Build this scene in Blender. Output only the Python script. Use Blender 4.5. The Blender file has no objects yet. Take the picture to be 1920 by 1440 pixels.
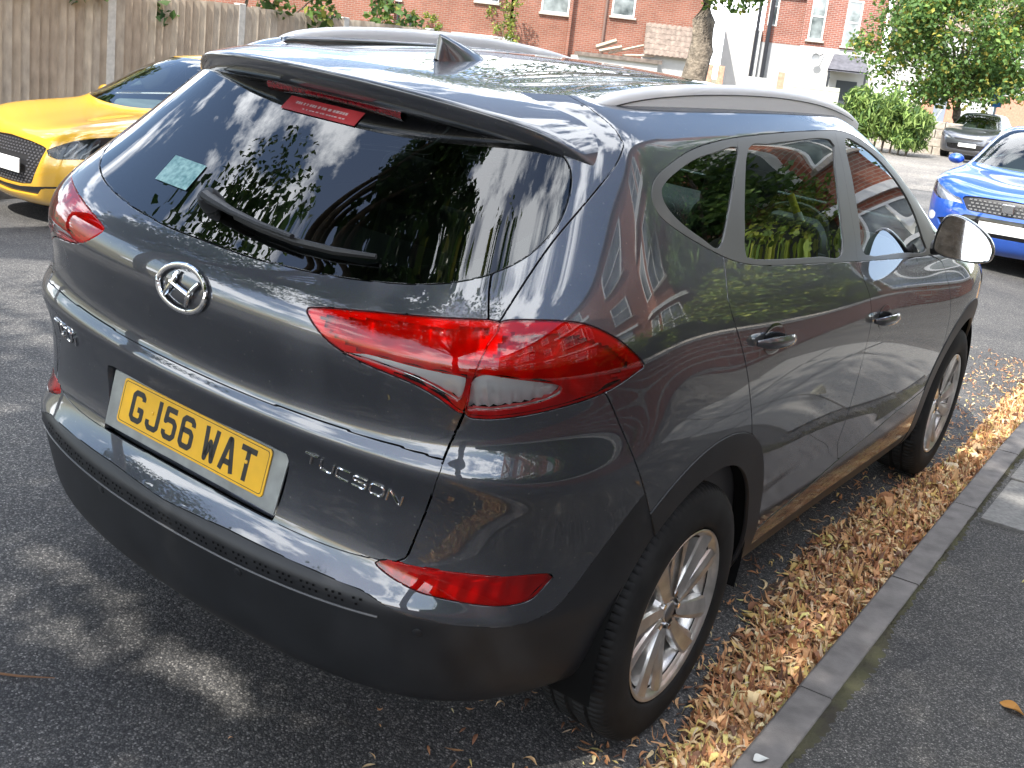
import bpy, bmesh, math, random
import numpy as np
from mathutils import Vector, Matrix

# ------------------------------------------------------------------ camera, world, sun, exposure
scene = bpy.context.scene
COL = scene.collection
R = math.radians
# car frame -> world: the parked car leans 3 degrees to the kerb with the camber of the road
CAR_M = Matrix(((0.99843065, 0.0, 0.05600212, 0.0),
                (0.00062302, 0.99993811, -0.01110757, 0.0),
                (-0.05599865, 0.01112503, 0.99836886, 0.0),
                (0, 0, 0, 1)))
cam_d = bpy.data.cameras.new('camera')
cam = bpy.data.objects.new('camera', cam_d)
COL.objects.link(cam)
cam.matrix_world = Matrix(((0.80579166, -0.21804920, 0.55059454, 1.92846),
                           (0.58206495, 0.12035035, -0.80418667, -2.42450),
                           (0.10908801, 0.96848869, 0.22389610, 1.65382),
                           (0, 0, 0, 1)))
cam_d.sensor_width = 36.0
cam_d.lens = 38.178
cam_d.shift_x = 0.01331
cam_d.shift_y = -0.07853
cam_d.clip_start = 0.05
cam_d.clip_end = 2000
scene.camera = cam

SUN_DIR = Vector((0.02, -0.655, 0.755)).normalized()      # towards the sun: high, behind and left of the camera
sun_el = math.asin(SUN_DIR.z)
sun_az = math.atan2(SUN_DIR.x, SUN_DIR.y)
world = bpy.data.worlds.new('World')
scene.world = world
world.use_nodes = True
wn, wl = world.node_tree.nodes, world.node_tree.links
wn.clear()
sky = wn.new('ShaderNodeTexSky')
sky.sky_type = 'NISHITA'
sky.sun_disc = False
sky.sun_elevation = sun_el
sky.sun_rotation = sun_az
sky.air_density = 1.0
sky.dust_density = 1.2
# broken fair-weather cloud all over the sky
tc = wn.new('ShaderNodeTexCoord')
mp = wn.new('ShaderNodeMapping'); mp.inputs['Scale'].default_value = (1.0, 1.0, 1.9)
cn = wn.new('ShaderNodeTexNoise'); cn.inputs['Scale'].default_value = 3.0; cn.inputs['Detail'].default_value = 9; cn.inputs['Roughness'].default_value = 0.62
cr = wn.new('ShaderNodeValToRGB')
cr.color_ramp.elements[0].position = 0.485; cr.color_ramp.elements[0].color = (0, 0, 0, 1)
cr.color_ramp.elements[1].position = 0.56; cr.color_ramp.elements[1].color = (1, 1, 1, 1)
mx = wn.new('ShaderNodeMixRGB'); mx.inputs['Color2'].default_value = (15.5, 16.0, 16.8, 1)
bg = wn.new('ShaderNodeBackground'); bg.inputs['Strength'].default_value = 0.15
wo = wn.new('ShaderNodeOutputWorld')
wl.new(tc.outputs['Generated'], mp.inputs['Vector']); wl.new(mp.outputs['Vector'], cn.inputs['Vector'])
wl.new(cn.outputs['Fac'], cr.inputs['Fac']); wl.new(cr.outputs['Color'], mx.inputs['Fac'])
wl.new(sky.outputs['Color'], mx.inputs['Color1']); wl.new(mx.outputs['Color'], bg.inputs['Color'])
wl.new(bg.outputs['Background'], wo.inputs['Surface'])

sun_d = bpy.data.lights.new('sun', 'SUN')
sun_d.energy = 4.0
sun_d.angle = R(0.53)
sun_d.color = (1.0, 0.955, 0.88)
sun = bpy.data.objects.new('sun', sun_d)
COL.objects.link(sun)
sun.rotation_euler = SUN_DIR.to_track_quat('Z', 'Y').to_euler()
sun.location = (0, 0, 30)

scene.view_settings.view_transform = 'Standard'
scene.view_settings.look = 'None'
scene.view_settings.exposure = 1.25
scene.view_settings.gamma = 1.0
scene.view_settings.use_curve_mapping = False
scene.render.engine = 'CYCLES'
scene.cycles.max_bounces = 10
scene.cycles.transparent_max_bounces = 24
scene.cycles.glossy_bounces = 5
scene.cycles.diffuse_bounces = 3
scene.cycles.caustics_reflective = False
scene.cycles.caustics_refractive = False
rng = random.Random(7)
nrg = np.random.RandomState(11)

# ------------------------------------------------------------------ helpers
def tag(o, label=None, cat=None, group=None, kind=None):
    if label: o['label'] = label
    if cat: o['category'] = cat
    if group: o['group'] = group
    if kind: o['kind'] = kind
    return o

def empty(name, loc=(0, 0, 0), rz=0.0, parent=None):
    o = bpy.data.objects.new(name, None)
    o.empty_display_size = 0.2
    o.location = loc; o.rotation_euler = (0, 0, rz)
    COL.objects.link(o)
    if parent: o.parent = parent
    return o

def link(name, me, mat=None, parent=None):
    o = bpy.data.objects.new(name, me)
    COL.objects.link(o)
    if mat is not None and len(me.materials) == 0: me.materials.append(mat)
    if parent: o.parent = parent
    return o

def mesh_np(name, V, F, smooth=True, normals=None):
    """V Nx3 array, F list of index tuples"""
    me = bpy.data.meshes.new(name)
    me.from_pydata([tuple(map(float, v)) for v in V], [], [tuple(map(int, f)) for f in F])
    if smooth:
        me.polygons.foreach_set('use_smooth', [True] * len(me.polygons))
    me.update()
    if normals is not None:
        me.normals_split_custom_set_from_vertices([tuple(map(float, n)) for n in normals])
    return me

class MB:
    """collects simple solids, builds ONE mesh object"""
    def __init__(s): s.v = []; s.f = []
    def quad(s, a, b, c, d):
        n = len(s.v); s.v += [tuple(a), tuple(b), tuple(c), tuple(d)]; s.f.append((n, n+1, n+2, n+3)); return s
    def poly(s, pts):
        n = len(s.v); s.v += [tuple(p) for p in pts]; s.f.append(tuple(range(n, n+len(pts)))); return s
    def box(s, c, d, M=None):
        x, y, z = d[0]/2, d[1]/2, d[2]/2
        P = [Vector((i*x, j*y, k*z)) for k in (-1, 1) for j in (-1, 1) for i in (-1, 1)]
        if M is not None: P = [M @ p for p in P]
        n = len(s.v); s.v += [tuple(p + Vector(c)) for p in P]
        s.f += [tuple(n+i for i in q) for q in ((0,2,3,1),(4,5,7,6),(0,1,5,4),(2,6,7,3),(0,4,6,2),(1,3,7,5))]
        return s
    def bbox(s, x0, x1, y0, y1, z0, z1): return s.box(((x0+x1)/2, (y0+y1)/2, (z0+z1)/2), (abs(x1-x0), abs(y1-y0), abs(z1-z0)))
    def tube(s, pts, rad, seg=8, cap=True, flat=None):
        """tube through points; rad scalar or list; flat=(a,b) elliptic factors"""
        pts = [Vector(p) for p in pts]; n0 = len(s.v); m = len(pts)
        rad = [rad]*m if not hasattr(rad, '__len__') else rad
        up = Vector((0, 0, 1))
        for i, p in enumerate(pts):
            t = (pts[min(i+1, m-1)] - pts[max(i-1, 0)]).normalized()
            a = t.cross(up)
            if a.length < 1e-3: a = t.cross(Vector((0, 1, 0)))
            a.normalize(); b = a.cross(t)
            fa, fb = flat if flat else (1, 1)
            for k in range(seg):
                th = 2*math.pi*k/seg
                s.v.append(tuple(p + a*math.cos(th)*rad[i]*fa + b*math.sin(th)*rad[i]*fb))
        for i in range(m-1):
            for k in range(seg):
                k2 = (k+1) % seg
                s.f.append((n0+i*seg+k, n0+i*seg+k2, n0+(i+1)*seg+k2, n0+(i+1)*seg+k))
        if cap:
            s.f.append(tuple(n0+k for k in range(seg))[::-1]); s.f.append(tuple(n0+(m-1)*seg+k for k in range(seg)))
        return s
    def lathe(s, prof, c=(0, 0, 0), axis='x', seg=48, a0=0, a1=2*math.pi):
        """prof: list of (radius, along axis)"""
        n0 = len(s.v); m = len(prof); full = abs(a1-a0-2*math.pi) < 1e-6
        ns = seg if full else seg+1
        for k in range(ns):
            th = a0+(a1-a0)*k/seg
            for r, h in prof:
                if axis == 'x': p = (h, r*math.cos(th), r*math.sin(th))
                elif axis == 'y': p = (r*math.cos(th), h, r*math.sin(th))
                else: p = (r*math.cos(th), r*math.sin(th), h)
                s.v.append((p[0]+c[0], p[1]+c[1], p[2]+c[2]))
        for k in range(seg):
            k2 = (k+1) % ns
            for i in range(m-1):
                s.f.append((n0+k*m+i, n0+k2*m+i, n0+k2*m+i+1, n0+k*m+i+1))
        return s
    def grid(s, P):
        """P[i][j] points"""
        n0 = len(s.v); a = len(P); b = len(P[0])
        for row in P: s.v += [tuple(p) for p in row]
        for i in range(a-1):
            for j in range(b-1):
                s.f.append((n0+i*b+j, n0+i*b+j+1, n0+(i+1)*b+j+1, n0+(i+1)*b+j))
        return s
    def prism(s, poly, h0, h1, fn):
        """extrude 2d polygon between h0 and h1; fn(a,b,h)->point"""
        n0 = len(s.v); m = len(poly)
        s.v += [tuple(fn(a, b, h0)) for a, b in poly] + [tuple(fn(a, b, h1)) for a, b in poly]
        s.f.append(tuple(n0+i for i in range(m))[::-1]); s.f.append(tuple(n0+m+i for i in range(m)))
        for i in range(m): s.f.append((n0+i, n0+(i+1) % m, n0+m+(i+1) % m, n0+m+i))
        return s
    def mesh(s, name, smooth=False, fix=True):
        me = bpy.data.meshes.new(name)
        me.from_pydata(s.v, [], s.f)
        if fix:
            bm = bmesh.new(); bm.from_mesh(me); bmesh.ops.recalc_face_normals(bm, faces=bm.faces); bm.to_mesh(me); bm.free()
        if smooth: me.polygons.foreach_set('use_smooth', [True]*len(me.polygons))
        me.update()
        return me
    def build(s, name, mat, parent=None, smooth=False, bevel=0.0, angle=40, fix=True):
        o = link(name, s.mesh(name, smooth, fix), mat, parent)
        if smooth:
            o.data.set_sharp_from_angle(angle=R(angle))
        if bevel:
            b = o.modifiers.new('bevel', 'BEVEL'); b.width = bevel; b.segments = 2; b.limit_method = 'ANGLE'; b.angle_limit = R(35)
        return o

# ------------------------------------------------------------------ materials
MATS = {}
def mat(name, col, rough=0.5, metal=0.0, coat=0.0, coat_rough=0.03, spec=0.5, noise=None, bump=None, emis=None):
    """noise=(scale, amount, detail[, colour2]); bump=(scale, strength, distance)"""
    if name in MATS: return MATS[name]
    m = bpy.data.materials.new(name); m.use_nodes = True
    nt = m.node_tree; b = nt.nodes['Principled BSDF']
    b.inputs['Base Color'].default_value = (*col, 1); b.inputs['Roughness'].default_value = rough
    b.inputs['Metallic'].default_value = metal; b.inputs['Coat Weight'].default_value = coat
    b.inputs['Coat Roughness'].default_value = coat_rough; b.inputs['Specular IOR Level'].default_value = spec
    tcn = nt.nodes.new('ShaderNodeTexCoord')
    if noise:
        n = nt.nodes.new('ShaderNodeTexNoise'); n.inputs['Scale'].default_value = noise[0]; n.inputs['Detail'].default_value = noise[2]
        nt.links.new(tcn.outputs['Object'], n.inputs['Vector'])
        r = nt.nodes.new('ShaderNodeValToRGB'); a = noise[1]
        c2 = noise[3] if len(noise) > 3 else tuple(min(1, c*(1+a)) for c in col)
        c1 = tuple(c*(1-a) for c in col)
        r.color_ramp.elements[0].color = (*c1, 1); r.color_ramp.elements[1].color = (*c2, 1)
        r.color_ramp.elements[0].position = 0.3; r.color_ramp.elements[1].position = 0.7
        nt.links.new(n.outputs['Fac'], r.inputs['Fac']); nt.links.new(r.outputs['Color'], b.inputs['Base Color'])
    if bump:
        n2 = nt.nodes.new('ShaderNodeTexNoise'); n2.inputs['Scale'].default_value = bump[0]; n2.inputs['Detail'].default_value = 4
        nt.links.new(tcn.outputs['Object'], n2.inputs['Vector'])
        bp = nt.nodes.new('ShaderNodeBump'); bp.inputs['Strength'].default_value = bump[1]; bp.inputs['Distance'].default_value = bump[2]
        nt.links.new(n2.outputs['Fac'], bp.inputs['Height']); nt.links.new(bp.outputs['Normal'], b.inputs['Normal'])
    if emis:
        b.inputs['Emission Color'].default_value = (*emis[0], 1); b.inputs['Emission Strength'].default_value = emis[1]
    MATS[name] = m
    return m

def glass_mat(name, tint, ior=1.5, rough=0.0, boost=1.0):
    """thin pane: tinted see-through plus a mirror-like surface by Fresnel"""
    if name in MATS: return MATS[name]
    m = bpy.data.materials.new(name); m.use_nodes = True
    nt = m.node_tree; nt.nodes.clear()
    out = nt.nodes.new('ShaderNodeOutputMaterial'); mix = nt.nodes.new('ShaderNodeMixShader')
    tr = nt.nodes.new('ShaderNodeBsdfTransparent'); tr.inputs['Color'].default_value = (*tint, 1)
    gl = nt.nodes.new('ShaderNodeBsdfGlossy'); gl.inputs['Roughness'].default_value = rough
    fr = nt.nodes.new('ShaderNodeFresnel'); fr.inputs['IOR'].default_value = ior
    mu = nt.nodes.new('ShaderNodeMath'); mu.operation = 'MULTIPLY'; mu.inputs[1].default_value = boost; mu.use_clamp = True
    nt.links.new(fr.outputs['Fac'], mu.inputs[0]); nt.links.new(mu.outputs['Value'], mix.inputs['Fac'])
    nt.links.new(tr.outputs['BSDF'], mix.inputs[1]); nt.links.new(gl.outputs['BSDF'], mix.inputs[2])
    nt.links.new(mix.outputs['Shader'], out.inputs['Surface'])
    MATS[name] = m
    return m

def paint_mat(name, col, flake=0.35, metal=0.75, rough=0.38, dirt=True):
    if name in MATS: return MATS[name]
    m = mat(name, col, rough, metal, coat=1.0, coat_rough=0.015); m.node_tree.nodes['Principled BSDF'].inputs['Coat IOR'].default_value = 1.9
    nt = m.node_tree; b = nt.nodes['Principled BSDF']; tcn = [n for n in nt.nodes if n.type == 'TEX_COORD'][0]
    # metal flake: tiny brightness grain; a thin film of road dust on the clear coat
    v = nt.nodes.new('ShaderNodeTexVoronoi'); v.inputs['Scale'].default_value = 900
    nt.links.new(tcn.outputs['Object'], v.inputs['Vector'])
    mixc = nt.nodes.new('ShaderNodeMixRGB'); mixc.blend_type = 'MULTIPLY'; mixc.inputs['Fac'].default_value = flake
    mixc.inputs['Color1'].default_value = (*col, 1)
    nt.links.new(v.outputs['Color'], mixc.inputs['Color2'])
    n = nt.nodes.new('ShaderNodeTexNoise'); n.inputs['Scale'].default_value = 7; n.inputs['Detail'].default_value = 8; n.inputs['Roughness'].default_value = 0.7
    nt.links.new(tcn.outputs['Object'], n.inputs['Vector'])
    r = nt.nodes.new('ShaderNodeValToRGB'); r.color_ramp.elements[0].position = 0.42; r.color_ramp.elements[1].position = 0.8
    r.color_ramp.elements[0].color = (0.002, 0.002, 0.002, 1); r.color_ramp.elements[1].color = (0.035, 0.035, 0.035, 1)
    nt.links.new(n.outputs['Fac'], r.inputs['Fac']); nt.links.new(r.outputs['Color'], b.inputs['Coat Roughness'])
    nt.links.new(mixc.outputs['Color'], b.inputs['Base Color'])
    if dirt:
        n3 = nt.nodes.new('ShaderNodeTexNoise'); n3.inputs['Scale'].default_value = 38; n3.inputs['Detail'].default_value = 5; n3.inputs['Roughness'].default_value = 0.75
        nt.links.new(tcn.outputs['Object'], n3.inputs['Vector'])
        r3 = nt.nodes.new('ShaderNodeValToRGB'); r3.color_ramp.elements[0].position = 0.58; r3.color_ramp.elements[1].position = 0.86
        r3.color_ramp.elements[0].color = (0, 0, 0, 1); r3.color_ramp.elements[1].color = (0.10, 0.10, 0.10, 1)
        nt.links.new(n3.outputs['Fac'], r3.inputs['Fac'])
        # dried drops: small pale specks
        v2 = nt.nodes.new('ShaderNodeTexVoronoi'); v2.inputs['Scale'].default_value = 75; nt.links.new(tcn.outputs['Object'], v2.inputs['Vector'])
        sc_ = nt.nodes.new('ShaderNodeSeparateColor'); nt.links.new(v2.outputs['Color'], sc_.inputs['Color'])
        m1_ = nt.nodes.new('ShaderNodeMath'); m1_.operation = 'LESS_THAN'; nt.links.new(v2.outputs['Distance'], m1_.inputs[0]); m1_.inputs[1].default_value = .17
        m2_ = nt.nodes.new('ShaderNodeMath'); m2_.operation = 'GREATER_THAN'; nt.links.new(sc_.outputs[0], m2_.inputs[0]); m2_.inputs[1].default_value = .90
        m3_ = nt.nodes.new('ShaderNodeMath'); m3_.operation = 'MULTIPLY'; nt.links.new(m1_.outputs[0], m3_.inputs[0]); nt.links.new(m2_.outputs[0], m3_.inputs[1])
        m4_ = nt.nodes.new('ShaderNodeMath'); m4_.operation = 'MULTIPLY_ADD'; nt.links.new(m3_.outputs[0], m4_.inputs[0]); m4_.inputs[1].default_value = .14; nt.links.new(r3.outputs['Color'], m4_.inputs[2])
        dif = nt.nodes.new('ShaderNodeBsdfDiffuse'); dif.inputs['Color'].default_value = (0.30, 0.28, 0.25, 1)
        ms = nt.nodes.new('ShaderNodeMixShader')
        out = [k for k in nt.nodes if k.type == 'OUTPUT_MATERIAL'][0]
        nt.links.new(m4_.outputs[0], ms.inputs['Fac']); nt.links.new(b.outputs['BSDF'], ms.inputs[1]); nt.links.new(dif.outputs['BSDF'], ms.inputs[2])
        nt.links.new(ms.outputs['Shader'], out.inputs['Surface'])
    return m

M_PAINT = paint_mat('graphite_metallic_paint', (0.043, 0.048, 0.060), .35, .6, .45)
M_PLASTIC = mat('grained_black_plastic', (0.013, 0.014, 0.016), 0.46, spec=0.45, noise=(9, 0.25, 5), bump=(900, 0.10, 0.001))
M_GLOSSBLACK = mat('gloss_black', (0.012, 0.012, 0.013), 0.08, coat=0.5)
M_SATIN = mat('satin_black_trim', (0.075, 0.075, 0.072), 0.38, metal=0.25)
M_DARK = mat('dark_cavity', (0.006, 0.006, 0.006), 0.9, spec=0.1)
M_RUBBER = mat('tyre_rubber', (0.014, 0.014, 0.014), 0.72, spec=0.25, noise=(14, 0.35, 6))
M_SEAL = mat('black_seal', (0.012, 0.012, 0.012), 0.45)
M_CHROME = mat('chrome', (0.80, 0.80, 0.80), 0.08, metal=1.0)
M_ALLOY = mat('silver_alloy', (0.60, 0.58, 0.55), 0.30, metal=0.85, coat=0.4, noise=(18, 0.22, 6))
M_BRAKE = mat('brake_iron', (0.12, 0.10, 0.09), 0.55, metal=0.8)
M_RAIL = mat('satin_silver_rail', (0.70, 0.70, 0.70), 0.42, metal=0.05)
M_GLASS_DARK = glass_mat('privacy_glass', (0.26, 0.29, 0.28), 1.52, boost=1.9)
M_GLASS_SIDE = glass_mat('green_tint_glass', (0.55, 0.66, 0.60), 1.52, boost=1.8)
M_GLASS = glass_mat('clear_windscreen', (0.74, 0.86, 0.81), 1.52, boost=2.2)
M_LENSRED = glass_mat('red_lamp_lens', (0.88, 0.020, 0.030), 1.55, 0.01, 1.3)
M_LENSCLEAR = glass_mat('clear_lamp_lens', (0.90, 0.90, 0.90), 1.5, 0.01)
M_REFLRED = mat('red_lamp_reflector', (0.80, 0.12, 0.12), 0.32, metal=0.15)
M_REFL = mat('lamp_reflector', (0.80, 0.80, 0.80), 0.24, metal=0.45)
M_YPLATE = mat('yellow_plate', (0.80, 0.44, 0.010), 0.32, coat=0.6, noise=(22, 0.06, 4))
M_WPLATE = mat('white_plate', (0.78, 0.78, 0.76), 0.35)
M_INK = mat('black_lettering', (0.012, 0.012, 0.012), 0.4)
M_HOLDER = mat('grey_plate_holder', (0.30, 0.32, 0.32), 0.30, metal=0.5, noise=(16, 0.25, 5))
M_CABIN = mat('dark_cabin_cloth', (0.020, 0.020, 0.022), 0.85)
M_CABIN2 = mat('grey_cabin_plastic', (0.045, 0.045, 0.047), 0.55)

# ------------------------------------------------------------------ the graphite car: body surface
# ---- body control net (right half). rows: bottom -> roof edge; columns: rear centre -> side -> front centre
PLAN_B=[(0,0),(.25,.012),(.47,.058),(.645,.130),(.775,.232),(.868,.38),(.933,.575),(.975,.79),(1,1)]
PLAN_U=[(0,0),(.25,.012),(.48,.055),(.67,.120),(.80,.205),(.895,.34),(.955,.55),(.985,.78),(1,1)]  # tailgate plan
PLAN_G=[(0,0),(.24,.016),(.455,.065),(.63,.145),(.755,.245),(.855,.40),(.925,.59),(.97,.8),(1,1)]   # rear glass plan
YS=[0.0,.25,.5,.85,1.2,1.6,2.0,2.35,2.67,3.0]     # side columns 9..18
# rear centre (y,z) | side z at y=-.3, z at y=2.0 | side x at y=-.3, mid(.9), y=2.3 | plan mix (1 bumper, 0 tailgate) | front (y_c,z_c)
ROWS=[
 (-.760,.272, .290,.225, .825,.835,.845, 1, 3.50,.20),
 (-.835,.292, .315,.255, .872,.868,.880, 1, 3.56,.24),
 (-.872,.345, .375,.310, .896,.893,.905, 1, 3.58,.30),
 (-.895,.430, .455,.400, .908,.903,.915, 1, 3.59,.40),
 (-.918,.520, .510,.470, .912,.902,.918, 1, 3.60,.48),
 (-.930,.568, .550,.530, .914,.902,.920, 1, 3.60,.54),
 (-.912,.592, .580,.590, .916,.906,.923, .9, 3.60,.60),
 (-.878,.640, .665,.650, .917,.912,.926, .6, 3.60,.66),
 (-.866,.700, .750,.720, .923,.919,.929, .3, 3.59,.72),
 (-.864,.795, .820,.790, .926,.925,.930, 0, 3.58,.78),
 (-.899,.868, .876,.850, .927,.929,.928, 0, 3.57,.84),
 (-.886,.893, .928,.900, .922,.930,.923, 0, 3.55,.89),
 (-.873,.918, .985,.945, .915,.928,.914, 0, 3.52,.92),
 (-.876,.970, 1.045,.990, .907,.922,.900, 0, 3.47,.945),
 (-.913,1.058, 1.110,1.035, .899,.911,.880, 0, 3.35,.975),
 (-.900,1.130, 1.170,1.075, .888,.893,.850, 0, 3.0,1.02),
 (-.868,1.175, 1.235,1.110, .862,.866,.845, 0, 2.55,1.085),
 (-.820,1.215, 1.300,1.160, .822,.832,.826, 0, 2.34,1.15),
 (-.735,1.300, 1.370,1.270, .780,.788,.777, 0, 2.16,1.25),
 (-.650,1.385, 1.435,1.380, .738,.738,.720, 0, 1.97,1.36),
 (-.565,1.465, 1.495,1.470, .697,.692,.664, 0, 1.78,1.47),
 (-.500,1.525, 1.545,1.535, .657,.654,.622, 0, 1.62,1.545),
 (-.440,1.555, 1.572,1.565, .612,.612,.580, 0, 1.52,1.575),
 (-.380,1.576, 1.597,1.594, .560,.562,.530, 0, 1.45,1.592),
 (-.330,1.588, 1.610,1.608, .500,.500,.470, 0, 1.40,1.600),
]
RIDGE={4:.002,5:.009,6:.001,7:-.010,8:-.007,9:-.002,10:.012,11:.002,12:-.006,13:-.003}      # ridge that runs from the tailgate round the bumper corner
def sstep(t): t=np.clip(t,0,1); return t*t*(3-2*t)
def control_net():
    net=[]
    for i,(yc,zc,zs,zf,xs,xm,xf,mb,fy,fz) in enumerate(ROWS):
        row=[]
        ye=-.30 if zc<1.2 else -.30+.10*min(1,(zc-1.2)/.3)
        D=ye-yc
        for k in range(9):
            px=PLAN_U[k][0]*(1-mb)+PLAN_B[k][0]*mb; py=PLAN_U[k][1]*(1-mb)+PLAN_B[k][1]*mb
            g=sstep((zc-1.10)/.16); px+=(PLAN_G[k][0]-px)*g; py+=(PLAN_G[k][1]-py)*g
            w=sstep((k-1)/6.5)
            rd=RIDGE.get(i,0)*(0,0,.1,.3,.7,1,1,.45,0)[k]
            row.append((px*xs+rd,yc+py*D-rd*(0,0,.5,.7,.6,.4,.2,0,0)[k],zc+(zs-zc)*w))
        yfr=min(3.0,max(fy-.45,1.0)) if zc<1.2 else fy-.12
        n=len(YS)
        for j,y in enumerate(YS):
            y0=YS[0]; t=j/(n-1)
            yy=y if fy>3.2 else y0+(y-y0)*(fy-.10-y0)/(YS[-1]-y0)
            tt=(yy-(-.3))/(2.0+.3)
            z=zs+(zf-zs)*min(1,tt)+ (0 if tt<1 else (fz-zf)*sstep((tt-1)/.6))
            if yy<.9: x=xs+(xm-xs)*sstep((yy+.3)/1.2)
            else: x=xm+(xf-xm)*sstep((yy-.9)/1.4)
            # wheel haunches: fenders swell a little over the wheels
            if .55<zc<1.1:
                h=np.exp(-((yy-.0)/.38)**2)+.9*np.exp(-((yy-2.67)/.38)**2)
                x+=.008*h*np.exp(-((z-.84)/.14)**2)
            if i>=20: z+=.021*(0,.3,.75,1,1)[i-20]*np.sin(np.pi*np.clip((yy+.3)/2.0,0,1))   # crown of the roof edge
            if yy>2.7 and fy>3.2: x-=.035*((yy-2.7)/.3)**2
            row.append((x,yy,z))
        lx,ly,lz=row[-1]
        for a,b in ((.93,.42),(.72,.80),(.38,.97),(0,1)):
            row.append((lx*a,ly+(fy-ly)*b,lz+(fz-lz)*b))
        net.append(row)
    return np.array(net)
def eval_axis(P,t,mir0=False,mir1=False):
    """cubic B-spline along axis 0 at params t (0..n-1); phantom ends: mirrored (x->-x) or extrapolated"""
    n=P.shape[0]; F=np.array([-1,1,1.])
    a=P[1]*F if mir0 else 2*P[0]-P[1]
    b=P[-2]*F if mir1 else 2*P[-1]-P[-2]
    Q=np.concatenate([a[None],P,b[None]],0)
    i=np.clip(np.floor(t).astype(int),0,n-2); u=t-i
    B=np.stack([(1-u)**3,3*u**3-6*u**2+4,-3*u**3+3*u**2+3*u+1,u**3],1)/6
    D=np.stack([-(1-u)**2,3*u**2-4*u,-3*u**2+2*u+1,u**2],1)/2
    sh=(len(t),)+(1,)*(P.ndim-1)
    val=sum(B[:,k].reshape(sh)*Q[i+k] for k in range(4))
    der=sum(D[:,k].reshape(sh)*Q[i+k] for k in range(4))
    return val,der
def surface(net,tv,tu):
    """-> P[v,u,3], N"""
    A,Av=eval_axis(net,tv)                       # rows
    S,Su=eval_axis(A.transpose(1,0,2),tu,True,True)
    Sv,_=eval_axis(Av.transpose(1,0,2),tu,True,True)
    N=np.cross(Su,Sv); N/=np.linalg.norm(N,axis=2,keepdims=True)+1e-12
    return S.transpose(1,0,2),N.transpose(1,0,2)
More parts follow.
